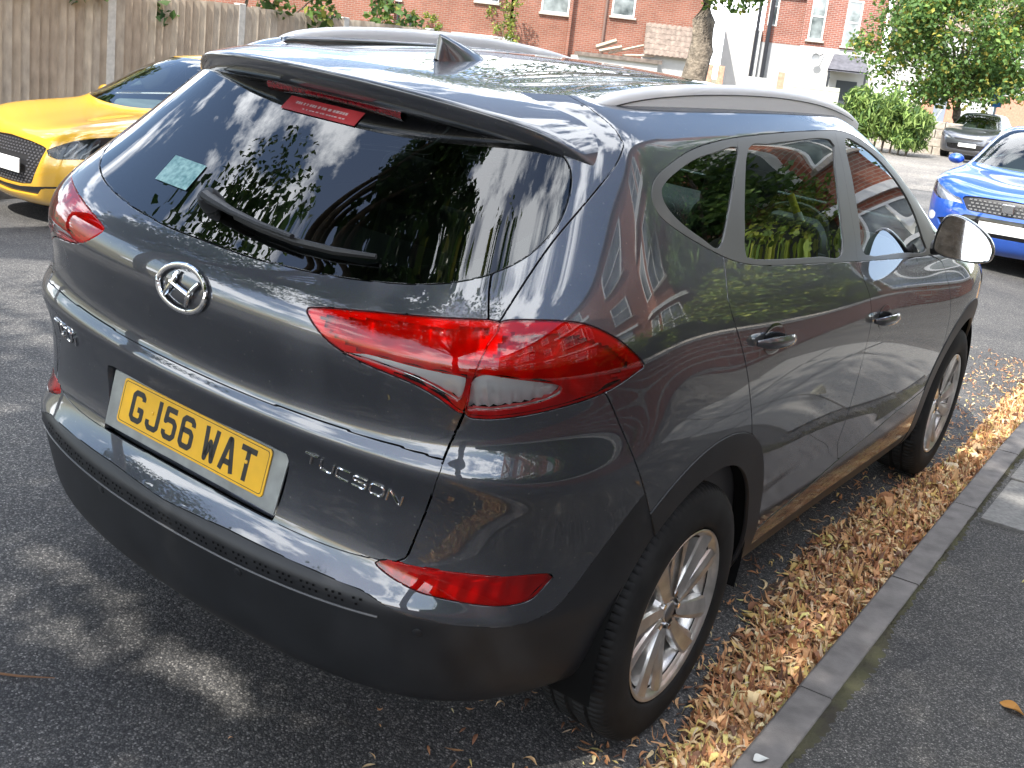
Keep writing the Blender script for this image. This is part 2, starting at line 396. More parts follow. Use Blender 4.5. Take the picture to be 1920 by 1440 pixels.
# panel joints as (u,v) on the body surface
TRACE = {
 'tg_edge': [(3.216,7.019),(3.211,7.08),(3.204,7.186),(3.201,7.425),(3.212,7.851),(3.244,8.359),(3.294,8.879),(3.377,9.528),(3.466,10.375),(3.509,11.151),(3.546,11.637),(3.58,11.946),(3.618,12.232),(3.667,12.535),(3.722,12.814),(3.777,13.073),(3.827,13.316),(3.872,13.548),(3.917,13.776),(3.963,14.006),(4.004,14.237),(4.044,14.468),(4.089,14.7),(4.138,14.934),(4.192,15.164),(4.242,15.365),(4.297,15.562),(4.38,15.815),(4.509,16.163),(4.668,16.55),(4.824,16.905),(4.965,17.215),(5.105,17.508),(5.255,17.791),(5.427,18.069),(5.622,18.349),(5.826,18.631),(6.045,18.928),(6.28,19.23),(6.501,19.505),(6.679,19.721),(6.819,19.897),(6.949,20.072),(7.082,20.281),(7.205,20.494),(7.301,20.652)],
 'bump_gap': [(0.032,7.091),(0.089,7.094),(0.177,7.096),(0.307,7.099),(0.493,7.096),(0.718,7.084),(0.954,7.072),(1.205,7.06),(1.471,7.041),(1.716,7.019),(1.932,7),(2.13,6.985),(2.306,6.971),(2.453,6.959),(2.576,6.955),(2.685,6.96),(2.78,6.976),(2.86,7.003),(2.943,7.048),(3.044,7.127),(3.149,7.222),(3.225,7.288)],
 'gap1': [(0,11.331),(0.093,11.35),(0.329,11.367),(0.555,11.385),(0.736,11.408),(0.911,11.436),(1.124,11.466),(1.405,11.485),(1.724,11.477),(2.032,11.451),(2.317,11.425),(2.597,11.39),(2.859,11.336),(3.112,11.265),(3.345,11.188),(3.511,11.125)],
 'win': [(0.046,16.418),(0.211,16.413),(0.44,16.403),(0.664,16.405),(0.866,16.428),(1.066,16.462),(1.256,16.493),(1.429,16.518),(1.592,16.543),(1.763,16.573),(1.954,16.607),(2.154,16.64),(2.349,16.672),(2.534,16.701),(2.714,16.73),(2.89,16.76),(3.06,16.79),(3.226,16.821),(3.391,16.857),(3.557,16.899),(3.721,16.947),(3.877,16.996),(4.019,17.047),(4.151,17.102),(4.279,17.162),(4.403,17.226),(4.523,17.295),(4.637,17.372),(4.747,17.456),(4.853,17.548),(4.953,17.65),(5.05,17.766),(5.142,17.894),(5.225,18.025),(5.295,18.158),(5.354,18.297),(5.404,18.443),(5.444,18.6),(5.473,18.766),(5.494,18.935),(5.507,19.11),(5.511,19.288),(5.499,19.462),(5.47,19.632),(5.425,19.798),(5.367,19.948),(5.281,20.085),(5.181,20.205),(5.11,20.288)],
 'lamp_in': [(1.62,15.159),(1.636,15.237),(1.684,15.29),(1.774,15.353),(1.924,15.441),(2.119,15.531),(2.31,15.607),(2.471,15.663),(2.628,15.707),(2.813,15.752),(3.055,15.796),(3.337,15.829),(3.619,15.843),(3.913,15.869),(4.199,15.88),(4.38,15.815),(4.385,15.644),(4.285,15.408),(4.192,15.164),(4.138,14.934),(4.089,14.7),(4.044,14.468),(4.004,14.236),(3.964,14.003),(3.917,13.776),(3.871,13.519),(3.823,13.258),(3.762,13.105),(3.68,13.141),(3.586,13.291),(3.482,13.441),(3.366,13.562),(3.24,13.683),(3.107,13.787),(2.965,13.863),(2.818,13.923),(2.673,13.98),(2.53,14.039),(2.388,14.097),(2.258,14.163),(2.143,14.24),(2.038,14.327),(1.947,14.422),(1.873,14.527),(1.812,14.643),(1.757,14.763),(1.698,14.896),(1.643,15.038)],
 'lamp_out': [(4.38,15.815),(4.541,15.877),(4.745,15.866),(4.948,15.841),(5.139,15.822),(5.331,15.789),(5.509,15.746),(5.665,15.7),(5.808,15.646),(5.952,15.566),(6.108,15.448),(6.269,15.302),(6.423,15.141),(6.568,14.966),(6.708,14.773),(6.838,14.577),(6.971,14.375),(7.093,14.174),(7.155,14.007),(7.129,13.902),(7.04,13.836),(6.921,13.763),(6.778,13.661),(6.61,13.553),(6.436,13.459),(6.264,13.385),(6.087,13.323),(5.894,13.27),(5.676,13.221),(5.444,13.175),(5.218,13.131),(4.998,13.089),(4.781,13.048),(4.58,13.012),(4.4,12.985),(4.236,12.968),(4.093,12.966),(3.964,12.966),(3.856,12.986),(3.795,13.076),(3.803,13.271),(3.859,13.527),(3.917,13.776),(3.961,14.005),(4.003,14.237),(4.044,14.468),(4.089,14.7),(4.138,14.934),(4.192,15.164),(4.237,15.406),(4.287,15.644)],
 'lamp_clear_in': [(2.122,14.231),(2.191,14.27),(2.352,14.313),(2.531,14.336),(2.709,14.324),(2.908,14.29),(3.114,14.258),(3.341,14.236),(3.577,14.213),(3.756,14.186),(3.841,14.193),(3.864,14.211),(3.865,14.159),(3.851,13.958),(3.806,13.684),(3.75,13.492),(3.706,13.463),(3.656,13.524),(3.575,13.614),(3.446,13.723),(3.288,13.853),(3.114,13.965),(2.921,14.048),(2.717,14.113),(2.534,14.161),(2.354,14.192),(2.192,14.21)],
 'lamp_clear_out': [(4.033,14.226),(4.189,14.279),(4.397,14.227),(4.611,14.16),(4.829,14.108),(5.052,14.038),(5.232,13.966),(5.345,13.911),(5.412,13.868),(5.451,13.819),(5.467,13.758),(5.453,13.692),(5.412,13.629),(5.343,13.57),(5.248,13.512),(5.133,13.46),(4.994,13.414),(4.836,13.369),(4.679,13.329),(4.526,13.295),(4.374,13.266),(4.235,13.246),(4.105,13.238),(3.989,13.242),(3.906,13.257),(3.868,13.261),(3.862,13.28),(3.879,13.384),(3.909,13.65),(3.953,13.988)],
 'bq_gap': [(6.301,13.277),(6.329,13.181),(6.372,13.034),(6.427,12.838),(6.497,12.579),(6.58,12.266),(6.67,11.933),(6.763,11.588),(6.863,11.218),(6.964,10.828),(7.071,10.407),(7.197,9.948),(7.342,9.464),(7.489,8.997),(7.626,8.57),(7.752,8.183),(7.866,7.832),(7.97,7.504),(8.062,7.182),(8.149,6.828),(8.224,6.46),(8.275,6.165)],
 'ledge': [(0,6.007),(0.022,6.002),(0.197,5.992),(0.398,5.982),(0.627,5.968),(0.881,5.945),(1.136,5.921),(1.396,5.907),(1.661,5.89),(1.9,5.864),(2.101,5.832),(2.276,5.802),(2.43,5.775),(2.555,5.766),(2.656,5.768),(2.754,5.742),(2.855,5.668),(2.952,5.562),(3.046,5.447),(3.135,5.321),(3.221,5.188),(3.317,5.082),(3.433,5.015),(3.562,4.971),(3.696,4.939),(3.829,4.913),(3.966,4.895),(4.124,4.884),(4.318,4.868),(4.535,4.836),(4.745,4.802),(4.94,4.775),(5.127,4.758),(5.3,4.765),(5.452,4.809),(5.588,4.894),(5.718,5.024),(5.845,5.182),(5.968,5.379),(6.089,5.628),(6.2,5.895),(6.308,6.161),(6.44,6.453),(6.612,6.812),(6.802,7.227),(6.988,7.639),(7.176,8.037),(7.373,8.434),(7.558,8.785),(7.727,9.073),(7.871,9.301),(7.965,9.456)],
 'fog': [(2.798,6.89),(2.81,6.96),(2.859,7.021),(2.915,7.068),(2.971,7.098),(3.033,7.114),(3.091,7.12),(3.121,7.113),(3.145,7.099),(3.218,7.096),(3.38,7.107),(3.6,7.114),(3.817,7.11),(4.005,7.099),(4.187,7.082),(4.372,7.062),(4.556,7.036),(4.742,7.007),(4.955,6.981),(5.243,6.969),(5.566,6.944),(5.799,6.88),(5.854,6.782),(5.801,6.67),(5.74,6.562),(5.703,6.461),(5.659,6.363),(5.609,6.275),(5.564,6.202),(5.513,6.142),(5.434,6.095),(5.317,6.053),(5.174,6.019),(5.014,6.009),(4.843,6.027),(4.656,6.063),(4.449,6.108),(4.201,6.161),(3.938,6.21),(3.719,6.249),(3.57,6.292),(3.459,6.345),(3.351,6.407),(3.234,6.478),(3.121,6.556),(3.02,6.637),(2.925,6.722),(2.843,6.81)],
 'dlo': [(7.914,18.944),(7.942,19.101),(7.996,19.251),(8.073,19.395),(8.165,19.528),(8.279,19.654),(8.431,19.796),(8.647,19.976),(8.924,20.174),(9.246,20.351),(9.598,20.483),(9.99,20.589),(10.423,20.684),(10.851,20.77),(11.266,20.844),(11.738,20.913),(12.367,20.987),(13.101,21.062),(13.773,21.131),(14.363,21.182),(14.931,21.218),(15.457,21.242),(15.868,21.261),(16.161,21.263),(16.423,21.226),(16.687,21.143),(16.912,21.024),(17.099,20.874),(17.248,20.69),(17.372,20.485),(17.488,20.283),(17.603,20.094),(17.709,19.905),(17.794,19.703),(17.849,19.479),(17.878,19.245),(17.899,19.016),(17.923,18.797),(17.93,18.578),(17.9,18.353),(17.833,18.107),(17.761,17.849),(17.692,17.605),(17.633,17.384),(17.554,17.17),(17.411,16.94),(17.17,16.652),(16.836,16.308),(16.461,15.988),(16.18,15.778),(15.977,15.675),(15.735,15.647),(15.424,15.687),(15.071,15.784),(14.652,15.901),(14.154,16.026),(13.609,16.145),(13.066,16.243),(12.502,16.328),(11.942,16.403),(11.475,16.461),(11.111,16.501),(10.801,16.534),(10.515,16.57),(10.263,16.609),(10.052,16.651),(9.85,16.71),(9.658,16.78),(9.479,16.864),(9.288,16.985),(9.067,17.162),(8.845,17.368),(8.652,17.562),(8.49,17.736),(8.343,17.904),(8.216,18.057),(8.116,18.185),(8.04,18.299),(7.98,18.428),(7.936,18.591),(7.913,18.771)],
 'q_glass': [(8.171,18.985),(8.191,19.091),(8.235,19.177),(8.299,19.267),(8.377,19.366),(8.475,19.471),(8.607,19.589),(8.794,19.738),(9.036,19.904),(9.319,20.048),(9.624,20.151),(9.961,20.228),(10.32,20.298),(10.756,20.412),(11.174,20.52),(11.378,20.48),(11.273,20.214),(10.99,19.828),(10.684,19.433),(10.406,19.045),(10.124,18.646),(9.861,18.27),(9.613,17.876),(9.391,17.494),(9.217,17.257),(9.095,17.253),(8.995,17.395),(8.888,17.556),(8.76,17.703),(8.625,17.87),(8.505,18.037),(8.405,18.199),(8.319,18.364),(8.251,18.525),(8.203,18.686),(8.175,18.845)],
 'r_glass': [(11.756,20.446),(12.049,20.619),(12.305,20.603),(12.571,20.582),(12.84,20.619),(13.115,20.652),(13.472,20.683),(14.061,20.759),(14.802,20.84),(15.318,20.766),(15.267,20.467),(14.923,20.066),(14.581,19.652),(14.314,19.249),(14.049,18.831),(13.783,18.384),(13.504,17.82),(13.22,17.177),(12.912,16.634),(12.65,16.472),(12.431,16.565),(12.212,16.654),(11.997,16.663),(11.789,16.673),(11.568,16.688),(11.319,16.704),(11.047,16.724),(10.77,16.756),(10.456,16.782),(10.143,16.82),(9.953,16.935),(9.952,17.159),(10.072,17.45),(10.219,17.767),(10.364,18.105),(10.549,18.482),(10.778,18.894),(11.071,19.408),(11.414,19.988)],
 'f_glass': [(16.159,20.733),(16.483,20.841),(16.662,20.692),(16.812,20.507),(16.967,20.348),(17.092,20.157),(17.186,19.953),(17.246,19.745),(17.279,19.526),(17.291,19.299),(17.291,19.06),(17.281,18.813),(17.255,18.57),(17.209,18.334),(17.147,18.098),(17.068,17.851),(16.959,17.571),(16.814,17.257),(16.643,16.934),(16.475,16.594),(16.249,16.241),(15.932,15.991),(15.618,15.984),(15.301,16.132),(14.925,16.262),(14.409,16.291),(13.893,16.323),(13.618,16.496),(13.666,16.843),(13.873,17.254),(14.089,17.669),(14.295,18.122),(14.572,18.63),(14.896,19.14),(15.269,19.692),(15.709,20.281)],
 'dA': [(11.55,20.795),(11.31,20.405),(10.997,19.902),(10.684,19.433),(10.394,19.027),(10.114,18.637),(9.861,18.27),(9.616,17.902),(9.402,17.548),(9.265,17.268),(9.224,17.124),(9.234,17.056),(9.232,16.941),(9.195,16.715),(9.148,16.434),(9.108,16.155),(9.076,15.918),(9.052,15.686),(9.045,15.401),(9.069,15.013),(9.127,14.542),(9.2,14.048),(9.277,13.577),(9.356,13.097),(9.429,12.574),(9.496,11.957),(9.56,11.282),(9.621,10.657),(9.672,10.213),(9.715,9.867),(9.777,9.422),(9.896,8.722),(10.05,7.982),(10.166,7.478)],
 'dB': [(16.068,21.22),(15.672,20.737),(15.266,20.17),(14.907,19.639),(14.577,19.132),(14.283,18.633),(14.059,18.194),(13.893,17.817),(13.756,17.468),(13.628,17.145),(13.502,16.87),(13.38,16.629),(13.252,16.346),(13.096,15.964),(12.914,15.529),(12.768,15.108),(12.705,14.748),(12.692,14.411),(12.693,14.03),(12.704,13.566),(12.727,13.052),(12.744,12.523),(12.742,12.011),(12.728,11.495),(12.719,10.947),(12.72,10.353),(12.726,9.759),(12.74,9.215),(12.76,8.743),(12.781,8.311),(12.8,7.881),(12.819,7.419),(12.835,6.935),(12.846,6.462),(12.84,6.016),(12.829,5.555),(12.835,5.057),(12.879,4.505),(12.939,3.998),(12.983,3.669)],
 'dC': [(15.768,15.622),(15.747,15.41),(15.721,15.091),(15.673,14.72),(15.583,14.286),(15.518,13.795),(15.51,13.317),(15.539,12.908),(15.57,12.515),(15.596,12.065),(15.62,11.502),(15.654,10.89),(15.692,10.333),(15.726,9.901),(15.75,9.522),(15.771,9.081),(15.797,8.513),(15.828,7.874),(15.857,7.241),(15.87,6.579),(15.868,5.917),(15.863,5.454)],
 'door_low': [(11.363,3.053),(11.529,3.065),(11.77,3.089),(12.038,3.154),(12.335,3.294),(12.665,3.488),(12.983,3.669),(13.279,3.794),(13.561,3.894),(13.818,4.002),(14.054,4.147),(14.262,4.3),(14.409,4.409)],
}

SC = np.array([0.15, 0.07])            # (u,v) -> rough metres
def seg_dist(P, poly, closed=True):
    """distance of points P to polyline in scaled uv"""
    Q = np.asarray(poly, float)*SC; P = P*SC
    A = Q if closed else Q[:-1]; B = np.roll(Q, -1, 0) if closed else Q[1:]
    best = np.full(len(P), 1e9)
    for a, b in zip(A, B):
        ab = b-a; L = ab@ab+1e-15
        t = np.clip(((P-a)@ab)/L, 0, 1)
        d = P-(a+t[:, None]*ab)
        best = np.minimum(best, np.einsum('ij,ij->i', d, d))
    return np.sqrt(best)
def inside(P, poly):
    Q = np.asarray(poly, float); x, y = P[:, 0], P[:, 1]; r = np.zeros(len(P), bool)
    for (x0, y0), (x1, y1) in zip(Q, np.roll(Q, -1, 0)):
        if y0 == y1: continue
        c = ((y0 > y) != (y1 > y)) & (x < (x1-x0)*(y-y0)/(y1-y0)+x0); r ^= c
    return r
def sdf(P, poly):
    d = seg_dist(P, poly); return np.where(inside(P, poly), d, -d)

class Skin:
    """dense body surface that can be cut along curves; vertices carry position, normal and (u,v)"""
    def __init__(s, P, N, UV, F):
        s.P, s.N, s.UV, s.F = P, N, UV, F       # F: list of tuples
    def cut(s, field):
        """field(P,UV)->signed value; splits faces along the zero line"""
        f = field(s.P, s.UV); f = np.where(np.abs(f) < 1e-7, 1e-7, f); pos = f > 0
        newP, newN, newUV = [], [], []; cache = {}; base = len(s.P); out = []
        for face in s.F:
            sg = [pos[i] for i in face]
            if all(sg) or not any(sg): out.append(face); continue
            a, b = [], []; n = len(face)
            for k in range(n):
                i, j = face[k], face[(k+1) % n]
                (a if pos[i] else b).append(i)
                if pos[i] != pos[j]:
                    e = (i, j) if i < j else (j, i)
                    if e not in cache:
                        i0, j0 = e; t = f[i0]/(f[i0]-f[j0])
                        cache[e] = base+len(newP)
                        newP.append(s.P[i0]+(s.P[j0]-s.P[i0])*t)
                        nn = s.N[i0]+(s.N[j0]-s.N[i0])*t; newN.append(nn/np.linalg.norm(nn))
                        newUV.append(s.UV[i0]+(s.UV[j0]-s.UV[i0])*t)
                    a.append(cache[e]); b.append(cache[e])
            if len(a) > 2: out.append(tuple(a))
            if len(b) > 2: out.append(tuple(b))
        if newP:
            s.P = np.vstack([s.P, newP]); s.N = np.vstack([s.N, newN]); s.UV = np.vstack([s.UV, newUV])
        s.F = out
    def centers(s):
        return np.array([s.P[list(f)].mean(0) for f in s.F]), np.array([s.UV[list(f)].mean(0) for f in s.F])

def panel_mesh(P, N, faces, name, gap=0.0026, hem=0.012, offset=0.0, full=False, mirror=False, rim=True):
    """one sheet-metal panel: edges drawn back from the joint, rounded and turned in.  full: joined with its mirror image"""
    idx = sorted({i for f in faces for i in f}); mp_ = {i: k for k, i in enumerate(idx)}
    V = P[idx].copy(); Nn = N[idx].copy(); F = [tuple(mp_[i] for i in f) for f in faces]
    cnt = {}
    for f in F:
        n = len(f)
        for k in range(n):
            a, b = f[k], f[(k+1) % n]; e = (a, b) if a < b else (b, a)
            cnt[e] = (None if e in cnt else (a, b))
    bd = [d for d in cnt.values() if d is not None]
    if full: bd = [(a, b) for a, b in bd if not (abs(V[a][0]) < 1e-4 and abs(V[b][0]) < 1e-4)]
    else: bd = [(a, b) for a, b in bd]
    inw = {}
    for a, b in bd:
        t = V[b]-V[a]; L = np.linalg.norm(t)
        if L < 1e-9: continue
        n = Nn[a]+Nn[b]; d = np.cross(n, t); d /= np.linalg.norm(d)+1e-12   # faces are counter-clockwise: interior lies to the left
        for q in (a, b): inw[q] = inw.get(q, 0)+d*L
    nb = {}
    for a, b in bd:
        if a in inw and b in inw: nb.setdefault(a, []).append(b); nb.setdefault(b, []).append(a)
    for q in inw: L = np.linalg.norm(inw[q]); inw[q] = inw[q]/(L+1e-12)
    for it in range(5):                                  # even out the direction along the joint and the joint line itself
        inw = {q: d+.5*sum(inw[k] for k in nb.get(q, [])) if len(nb.get(q, [])) == 2 else d for q, d in inw.items()}
        inw = {q: d/(np.linalg.norm(d)+1e-12) for q, d in inw.items()}
    for it in range(3):
        mv = {q: (V[k[0]]+V[k[1]])/2 for q, k in nb.items() if len(k) == 2 and inw[k[0]]@inw[k[1]] > .80}
        for q, t in mv.items(): V[q] = V[q]*.5+t*.5
    for q in list(inw):
        d = inw[q]; d = d-Nn[q]*(d@Nn[q]); L = np.linalg.norm(d); inw[q] = d/L if L > 1e-9 else d*0
        if full and abs(V[q][0]) < 1e-4: inw[q][0] = 0
        V[q] = V[q]+inw[q]*gap
    V = V+Nn*offset
    if rim and bd:
        r2, r3 = {}, {}; ev, en = [], []; n0 = len(V)
        for q in inw:
            r2[q] = n0+len(ev); ev.append(V[q]-inw[q]*0.0010-Nn[q]*0.0012); m = Nn[q]*0.5-inw[q]*0.85; en.append(m/np.linalg.norm(m))
            r3[q] = n0+len(ev); ev.append(V[q]-inw[q]*0.0008-Nn[q]*hem); m = -inw[q]+Nn[q]*0.05; en.append(m/(np.linalg.norm(m)+1e-9))
        V = np.vstack([V, ev]); Nn = np.vstack([Nn, en])
        for a, b in bd:
            if a in r2 and b in r2: F += [(b, a, r2[a], r2[b]), (r2[b], r2[a], r3[a], r3[b])]
    if full:
        m = len(V); seam = {i: i for i in range(m) if abs(V[i][0]) < 1e-4}
        V2 = V*np.array([-1, 1, 1]); N2 = Nn*np.array([-1, 1, 1])
        for i in seam: Nn[i][0] = 0; Nn[i] /= np.linalg.norm(Nn[i])
        mapm = [i if i in seam else m+i for i in range(m)]
        F = F+[tuple(mapm[i] for i in f)[::-1] for f in F]
        V = np.vstack([V, V2]); Nn = np.vstack([Nn, N2])
    if mirror:
        V = V*np.array([-1, 1, 1]); Nn = Nn*np.array([-1, 1, 1]); F = [f[::-1] for f in F]
    used = sorted({i for f in F for i in f}); k = {i: j for j, i in enumerate(used)}
    return mesh_np(name, V[used], [tuple(k[i] for i in f) for f in F], True, Nn[used])

NET = control_net()
NV, NU = NET.shape[:2]
def dense(tv, tu):
    S, N = surface(NET, tv, tu)
    S[:, 0, 0] = 0.0
    nu = len(tu); F = []
    for i in range(len(tv)-1):
        for j in range(nu-1): F.append((i*nu+j, i*nu+j+1, (i+1)*nu+j+1, (i+1)*nu+j))
    TV, TU = np.meshgrid(tv, tu, indexing='ij')
    return S.reshape(-1, 3), N.reshape(-1, 3), np.stack([TU.ravel(), TV.ravel()], 1), F
def spans(cuts):
    t = []
    for a, b, n in cuts: t += list(np.linspace(a, b, int((b-a)*n)+1)[:-1])
    return np.array(t+[cuts[-1][1]])
SKIN = Skin(*dense(spans([(0, 4, 6), (4, 22, 9), (22, 24, 5)]), spans([(0, 9, 14), (9, 16, 18), (16, 18, 12), (18, 22, 6)])))
U = {k: [tuple(p) for p in v] for k, v in TRACE.items()}
def fair(pl, lo, deg=3):
    """smooth joint line v(u), carried on to the centre line"""
    a = np.array([p for p in pl if p[0] > lo]); c = np.polyfit(a[:, 0]**2, a[:, 1], 2); us = np.linspace(0, a[-1, 0], 24)
    return [(float(x), float(np.polyval(c, x*x))) for x in us]
U['gap1'] = fair(U['gap1'], .35); U['bump_gap'] = fair(U['bump_gap'], .1)
TG = U['bump_gap'][:-1]+U['tg_edge'][2:]+[(7.2, 21.6), (6.9, 22.6), (6.5, 24.5), (-1, 24.5), (-1, U['bump_gap'][0][1])]
GLASS_R = [(-1, U['win'][0][1])]+U['win']+[(5.35, 21.2), (5.0, 22.2), (-1, 22.2)]
GAP1 = [(-1, U['gap1'][0][1])]+U['gap1']+[(4.2, U['gap1'][-1][1]+.05), (4.2, 26), (-1, 26)]
lb = [p for p in U['lamp_out'] if p[1] < 14.2 and p[0] < 6.4]
lb = sorted(lb, key=lambda p: p[0])
BUMPER = [(-1, U['bump_gap'][0][1])]+U['bump_gap'][:-1]+[p for p in U['tg_edge'] if 7.2 < p[1] < 12.7]+lb+U['bq_gap']+[(8.5, 3.5), (8.6, -1), (-1, -1)]
LEDGE = [(-1, 5.72), (0.0, 5.70)]+U['ledge'][5:]+[(8.4, 9.6), (8.8, 8), (8.8, -1), (-1, -1)]
RECESS = [(-1, 9.20), (1.30, 9.20), (1.40, 9.12), (1.425, 9.0), (1.36, 7.5), (1.34, 6.0), (-1, 6.0)]
SILL = [(10.2, U['door_low'][0][1]-.6), (11.0, U['door_low'][0][1]-.2)]+U['door_low']+[(15.4, 4.75), (15.6, 4.8), (15.6, -1), (10.2, -1)]
def open_left(pl, top, bot):     # region with u smaller than the line
    return [(-1, top), (pl[0][0], top)]+list(pl)+[(pl[-1][0], bot), (-1, bot)]
DA = open_left(U['dA'], 26, -1); DB = open_left(U['dB'], 26, -1); DC = open_left(U['dC'], 26, -1)
SCREEN = [(17.75, 16.9), (18.1, 17.15), (22.5, 17.15), (22.5, 22.1), (18.6, 22.1), (18.0, 21.4), (17.8, 19.5)]
HOOD = [(16.6, 16.5), (16.7, 15.3), (18.5, 14.6), (20, 14.2), (22.5, 14.0), (22.5, 17.15), (18.1, 17.15), (17.75, 16.9), (17.2, 16.75)]
FRONT = [(18.35, -1), (18.35, 11), (18.2, 13.2), (18.9, 14.45), (20, 14.2), (22.5, 14.0), (22.5, -1)]
ARC, ARF, ARI, ARO = (0.015, 0.352), (2.67, 0.352), 0.408, 0.498
def circ(c, r): return lambda P, UV: np.hypot(P[:, 1]-c[0], P[:, 2]-c[1])-r
for poly in (TG, GLASS_R, GAP1, U['lamp_in'], U['lamp_out'], U['lamp_clear_in'], U['lamp_clear_out'], U['fog'], BUMPER, LEDGE, RECESS, SILL,
             U['dlo'], U['q_glass'], U['r_glass'], U['f_glass'], DA, DB, DC, SCREEN, HOOD, FRONT):
    SKIN.cut(lambda P, UV, poly=poly: sdf(UV, poly))
SKIN.cut(lambda P, UV: np.where(UV[:, 0] > 9, UV[:, 1]-2.2, 1.0))
for c in (ARC, ARF):
    for r in (ARI, ARO): SKIN.cut(circ(c, r))
FC, FUV = SKIN.centers()
ins = {k: inside(FUV, v) for k, v in dict(TG=TG, GL=GLASS_R, G1=GAP1, LI=U['lamp_in'], LO=U['lamp_out'], CI=U['lamp_clear_in'], CO=U['lamp_clear_out'], FOG=U['fog'], BU=BUMPER,
        LE=LEDGE, RE=RECESS, SI=SILL, DLO=U['dlo'], QG=U['q_glass'], RG=U['r_glass'], FG=U['f_glass'], DA=DA, DB=DB, DC=DC, SC=SCREEN, HO=HOOD, FR=FRONT).items()}
dr = np.hypot(FC[:, 1]-ARC[0], FC[:, 2]-ARC[1]); df = np.hypot(FC[:, 1]-ARF[0], FC[:, 2]-ARF[1])
side = FUV[:, 0] > 6.0
PANEL = {}
for i, f in enumerate(SKIN.F):
    g = lambda k: ins[k][i]
    if side[i] and (dr[i] < ARI or df[i] < ARI): continue
    if g('CI') and g('LI'): k = 'clear_in'
    elif g('CO') and g('LO'): k = 'clear_out'
    elif g('LI'): k = 'lamp_in'
    elif g('LO'): k = 'lamp_out'
    elif g('FOG'): k = 'fog'
    elif g('TG'):
        if g('GL'): k = 'rear_window' if FUV[i, 1] < 21.9 else None
        elif g('G1'): k = 'tg_upper'
        elif g('RE'): k = 'recess'
        else: k = 'tg_lower'
    elif side[i] and dr[i] < ARO and FC[i, 2] > 0.2: k = 'arch_rear' if not g('BU') else 'bumper_low'
    elif side[i] and df[i] < ARO and FC[i, 2] > 0.2: k = 'arch_front'
    elif g('BU'): k = 'bumper_low' if g('LE') else 'bumper_top'
    elif g('DLO'):
        if g('QG'): k = 'quarter_glass'
        elif g('RG'): k = 'rear_glass'
        elif g('FG'): k = 'front_glass'
        else: k = 'trim_q' if g('DA') else ('trim_r' if g('DB') else 'trim_f')
    elif g('SI') and not g('FR'): k = 'sill' if FUV[i, 1] < 2.2 else 'moulding'
    elif g('SC'): k = 'windscreen'
    elif g('HO'): k = 'hood'
    elif g('FR') : k = 'front_bumper'
    elif g('DA') or FUV[i, 1] > 18.2 or (FUV[i, 1] > 17.0 and FUV[i, 0] > 16.2): k = 'quarter'
    elif g('DB'): k = 'rear_door'
    elif g('DC'): k = 'front_door'
    else: k = 'fender'
    if k: PANEL.setdefault(k, []).append(f)

M_MOULD = mat('gloss_grey_moulding', (.03, .031, .034), .16, coat=.5)
CAR = empty('parked_car')
CAR.matrix_world = CAR_M
tag(CAR, 'dark grey metallic SUV with yellow number plate parked along the kerb', 'car')
def full_panel(key, name, m, **kw): return link(name, panel_mesh(SKIN.P, SKIN.N, PANEL[key], name, full=True, **kw), m, kw.get('parent') or CAR)
def pair_panel(key, name, m, parent=None, **kw):
    res = []
    for k, mir in enumerate((False, True)):
        p = parent[k] if isinstance(parent, (list, tuple)) else (parent or CAR)
        res.append(link(name, panel_mesh(SKIN.P, SKIN.N, PANEL[key], name, mirror=mir, **kw), m, p))
    return res
tailgate = full_panel('tg_upper', 'tailgate', M_PAINT, gap=0.0034)
tg_low = link('lower_panel', panel_mesh(SKIN.P, SKIN.N, PANEL['tg_lower'], 'lower_panel', full=True, hem=0.034), M_PAINT, tailgate)
recess = link('plate_recess', panel_mesh(SKIN.P, SKIN.N, PANEL['recess'], 'plate_recess', full=True, gap=-0.002, offset=-0.030), M_PAINT, tailgate)
rear_window = link('rear_window', panel_mesh(SKIN.P, SKIN.N, PANEL['rear_window'], 'rear_window', full=True, gap=0.003, offset=-0.002, hem=0.004), M_GLASS_DARK, tailgate)
bumper = full_panel('bumper_top', 'rear_bumper', M_PAINT)
bumper_low = link('lower_bumper', panel_mesh(SKIN.P, SKIN.N, PANEL['bumper_low'], 'lower_bumper', full=True, gap=0.0008, offset=-0.001), M_PLASTIC, bumper)
quarters = pair_panel('quarter', 'quarter_panel', M_PAINT)
rear_doors = pair_panel('rear_door', 'rear_door', M_PAINT)
front_doors = pair_panel('front_door', 'front_door', M_PAINT)
fenders = pair_panel('fender', 'front_fender', M_PAINT)
pair_panel('arch_rear', 'wheel_arch_trim', M_PLASTIC, gap=0.001, offset=0.003)
pair_panel('arch_front', 'wheel_arch_trim', M_PLASTIC, gap=0.001, offset=0.003)
pair_panel('sill', 'sill_trim', M_PLASTIC, gap=0.001)
pair_panel('moulding', 'door_moulding', M_MOULD, gap=0.001, offset=.002)
pair_panel('trim_q', 'window_trim', M_SATIN, quarters, gap=0.0008)
pair_panel('trim_r', 'window_trim', M_SATIN, rear_doors, gap=0.0008)
pair_panel('trim_f', 'window_trim', M_SATIN, front_doors, gap=0.0008)
pair_panel('quarter_glass', 'quarter_window', M_GLASS_SIDE, quarters, gap=0.0015, offset=-0.004, hem=0.004)
pair_panel('rear_glass', 'side_window', M_GLASS_SIDE, rear_doors, gap=0.0015, offset=-0.004, hem=0.004)
pair_panel('front_glass', 'side_window', M_GLASS_SIDE, front_doors, gap=0.0015, offset=-0.004, hem=0.004)
full_panel('windscreen', 'windscreen', M_GLASS, gap=0.002, hem=0.004)
full_panel('hood', 'bonnet', M_PAINT)
full_panel('front_bumper', 'front_bumper', M_PAINT)
lamps_in = pair_panel('lamp_in', 'tail_lamp', M_LENSRED, [tailgate, tailgate], gap=0.0018, hem=0.010)
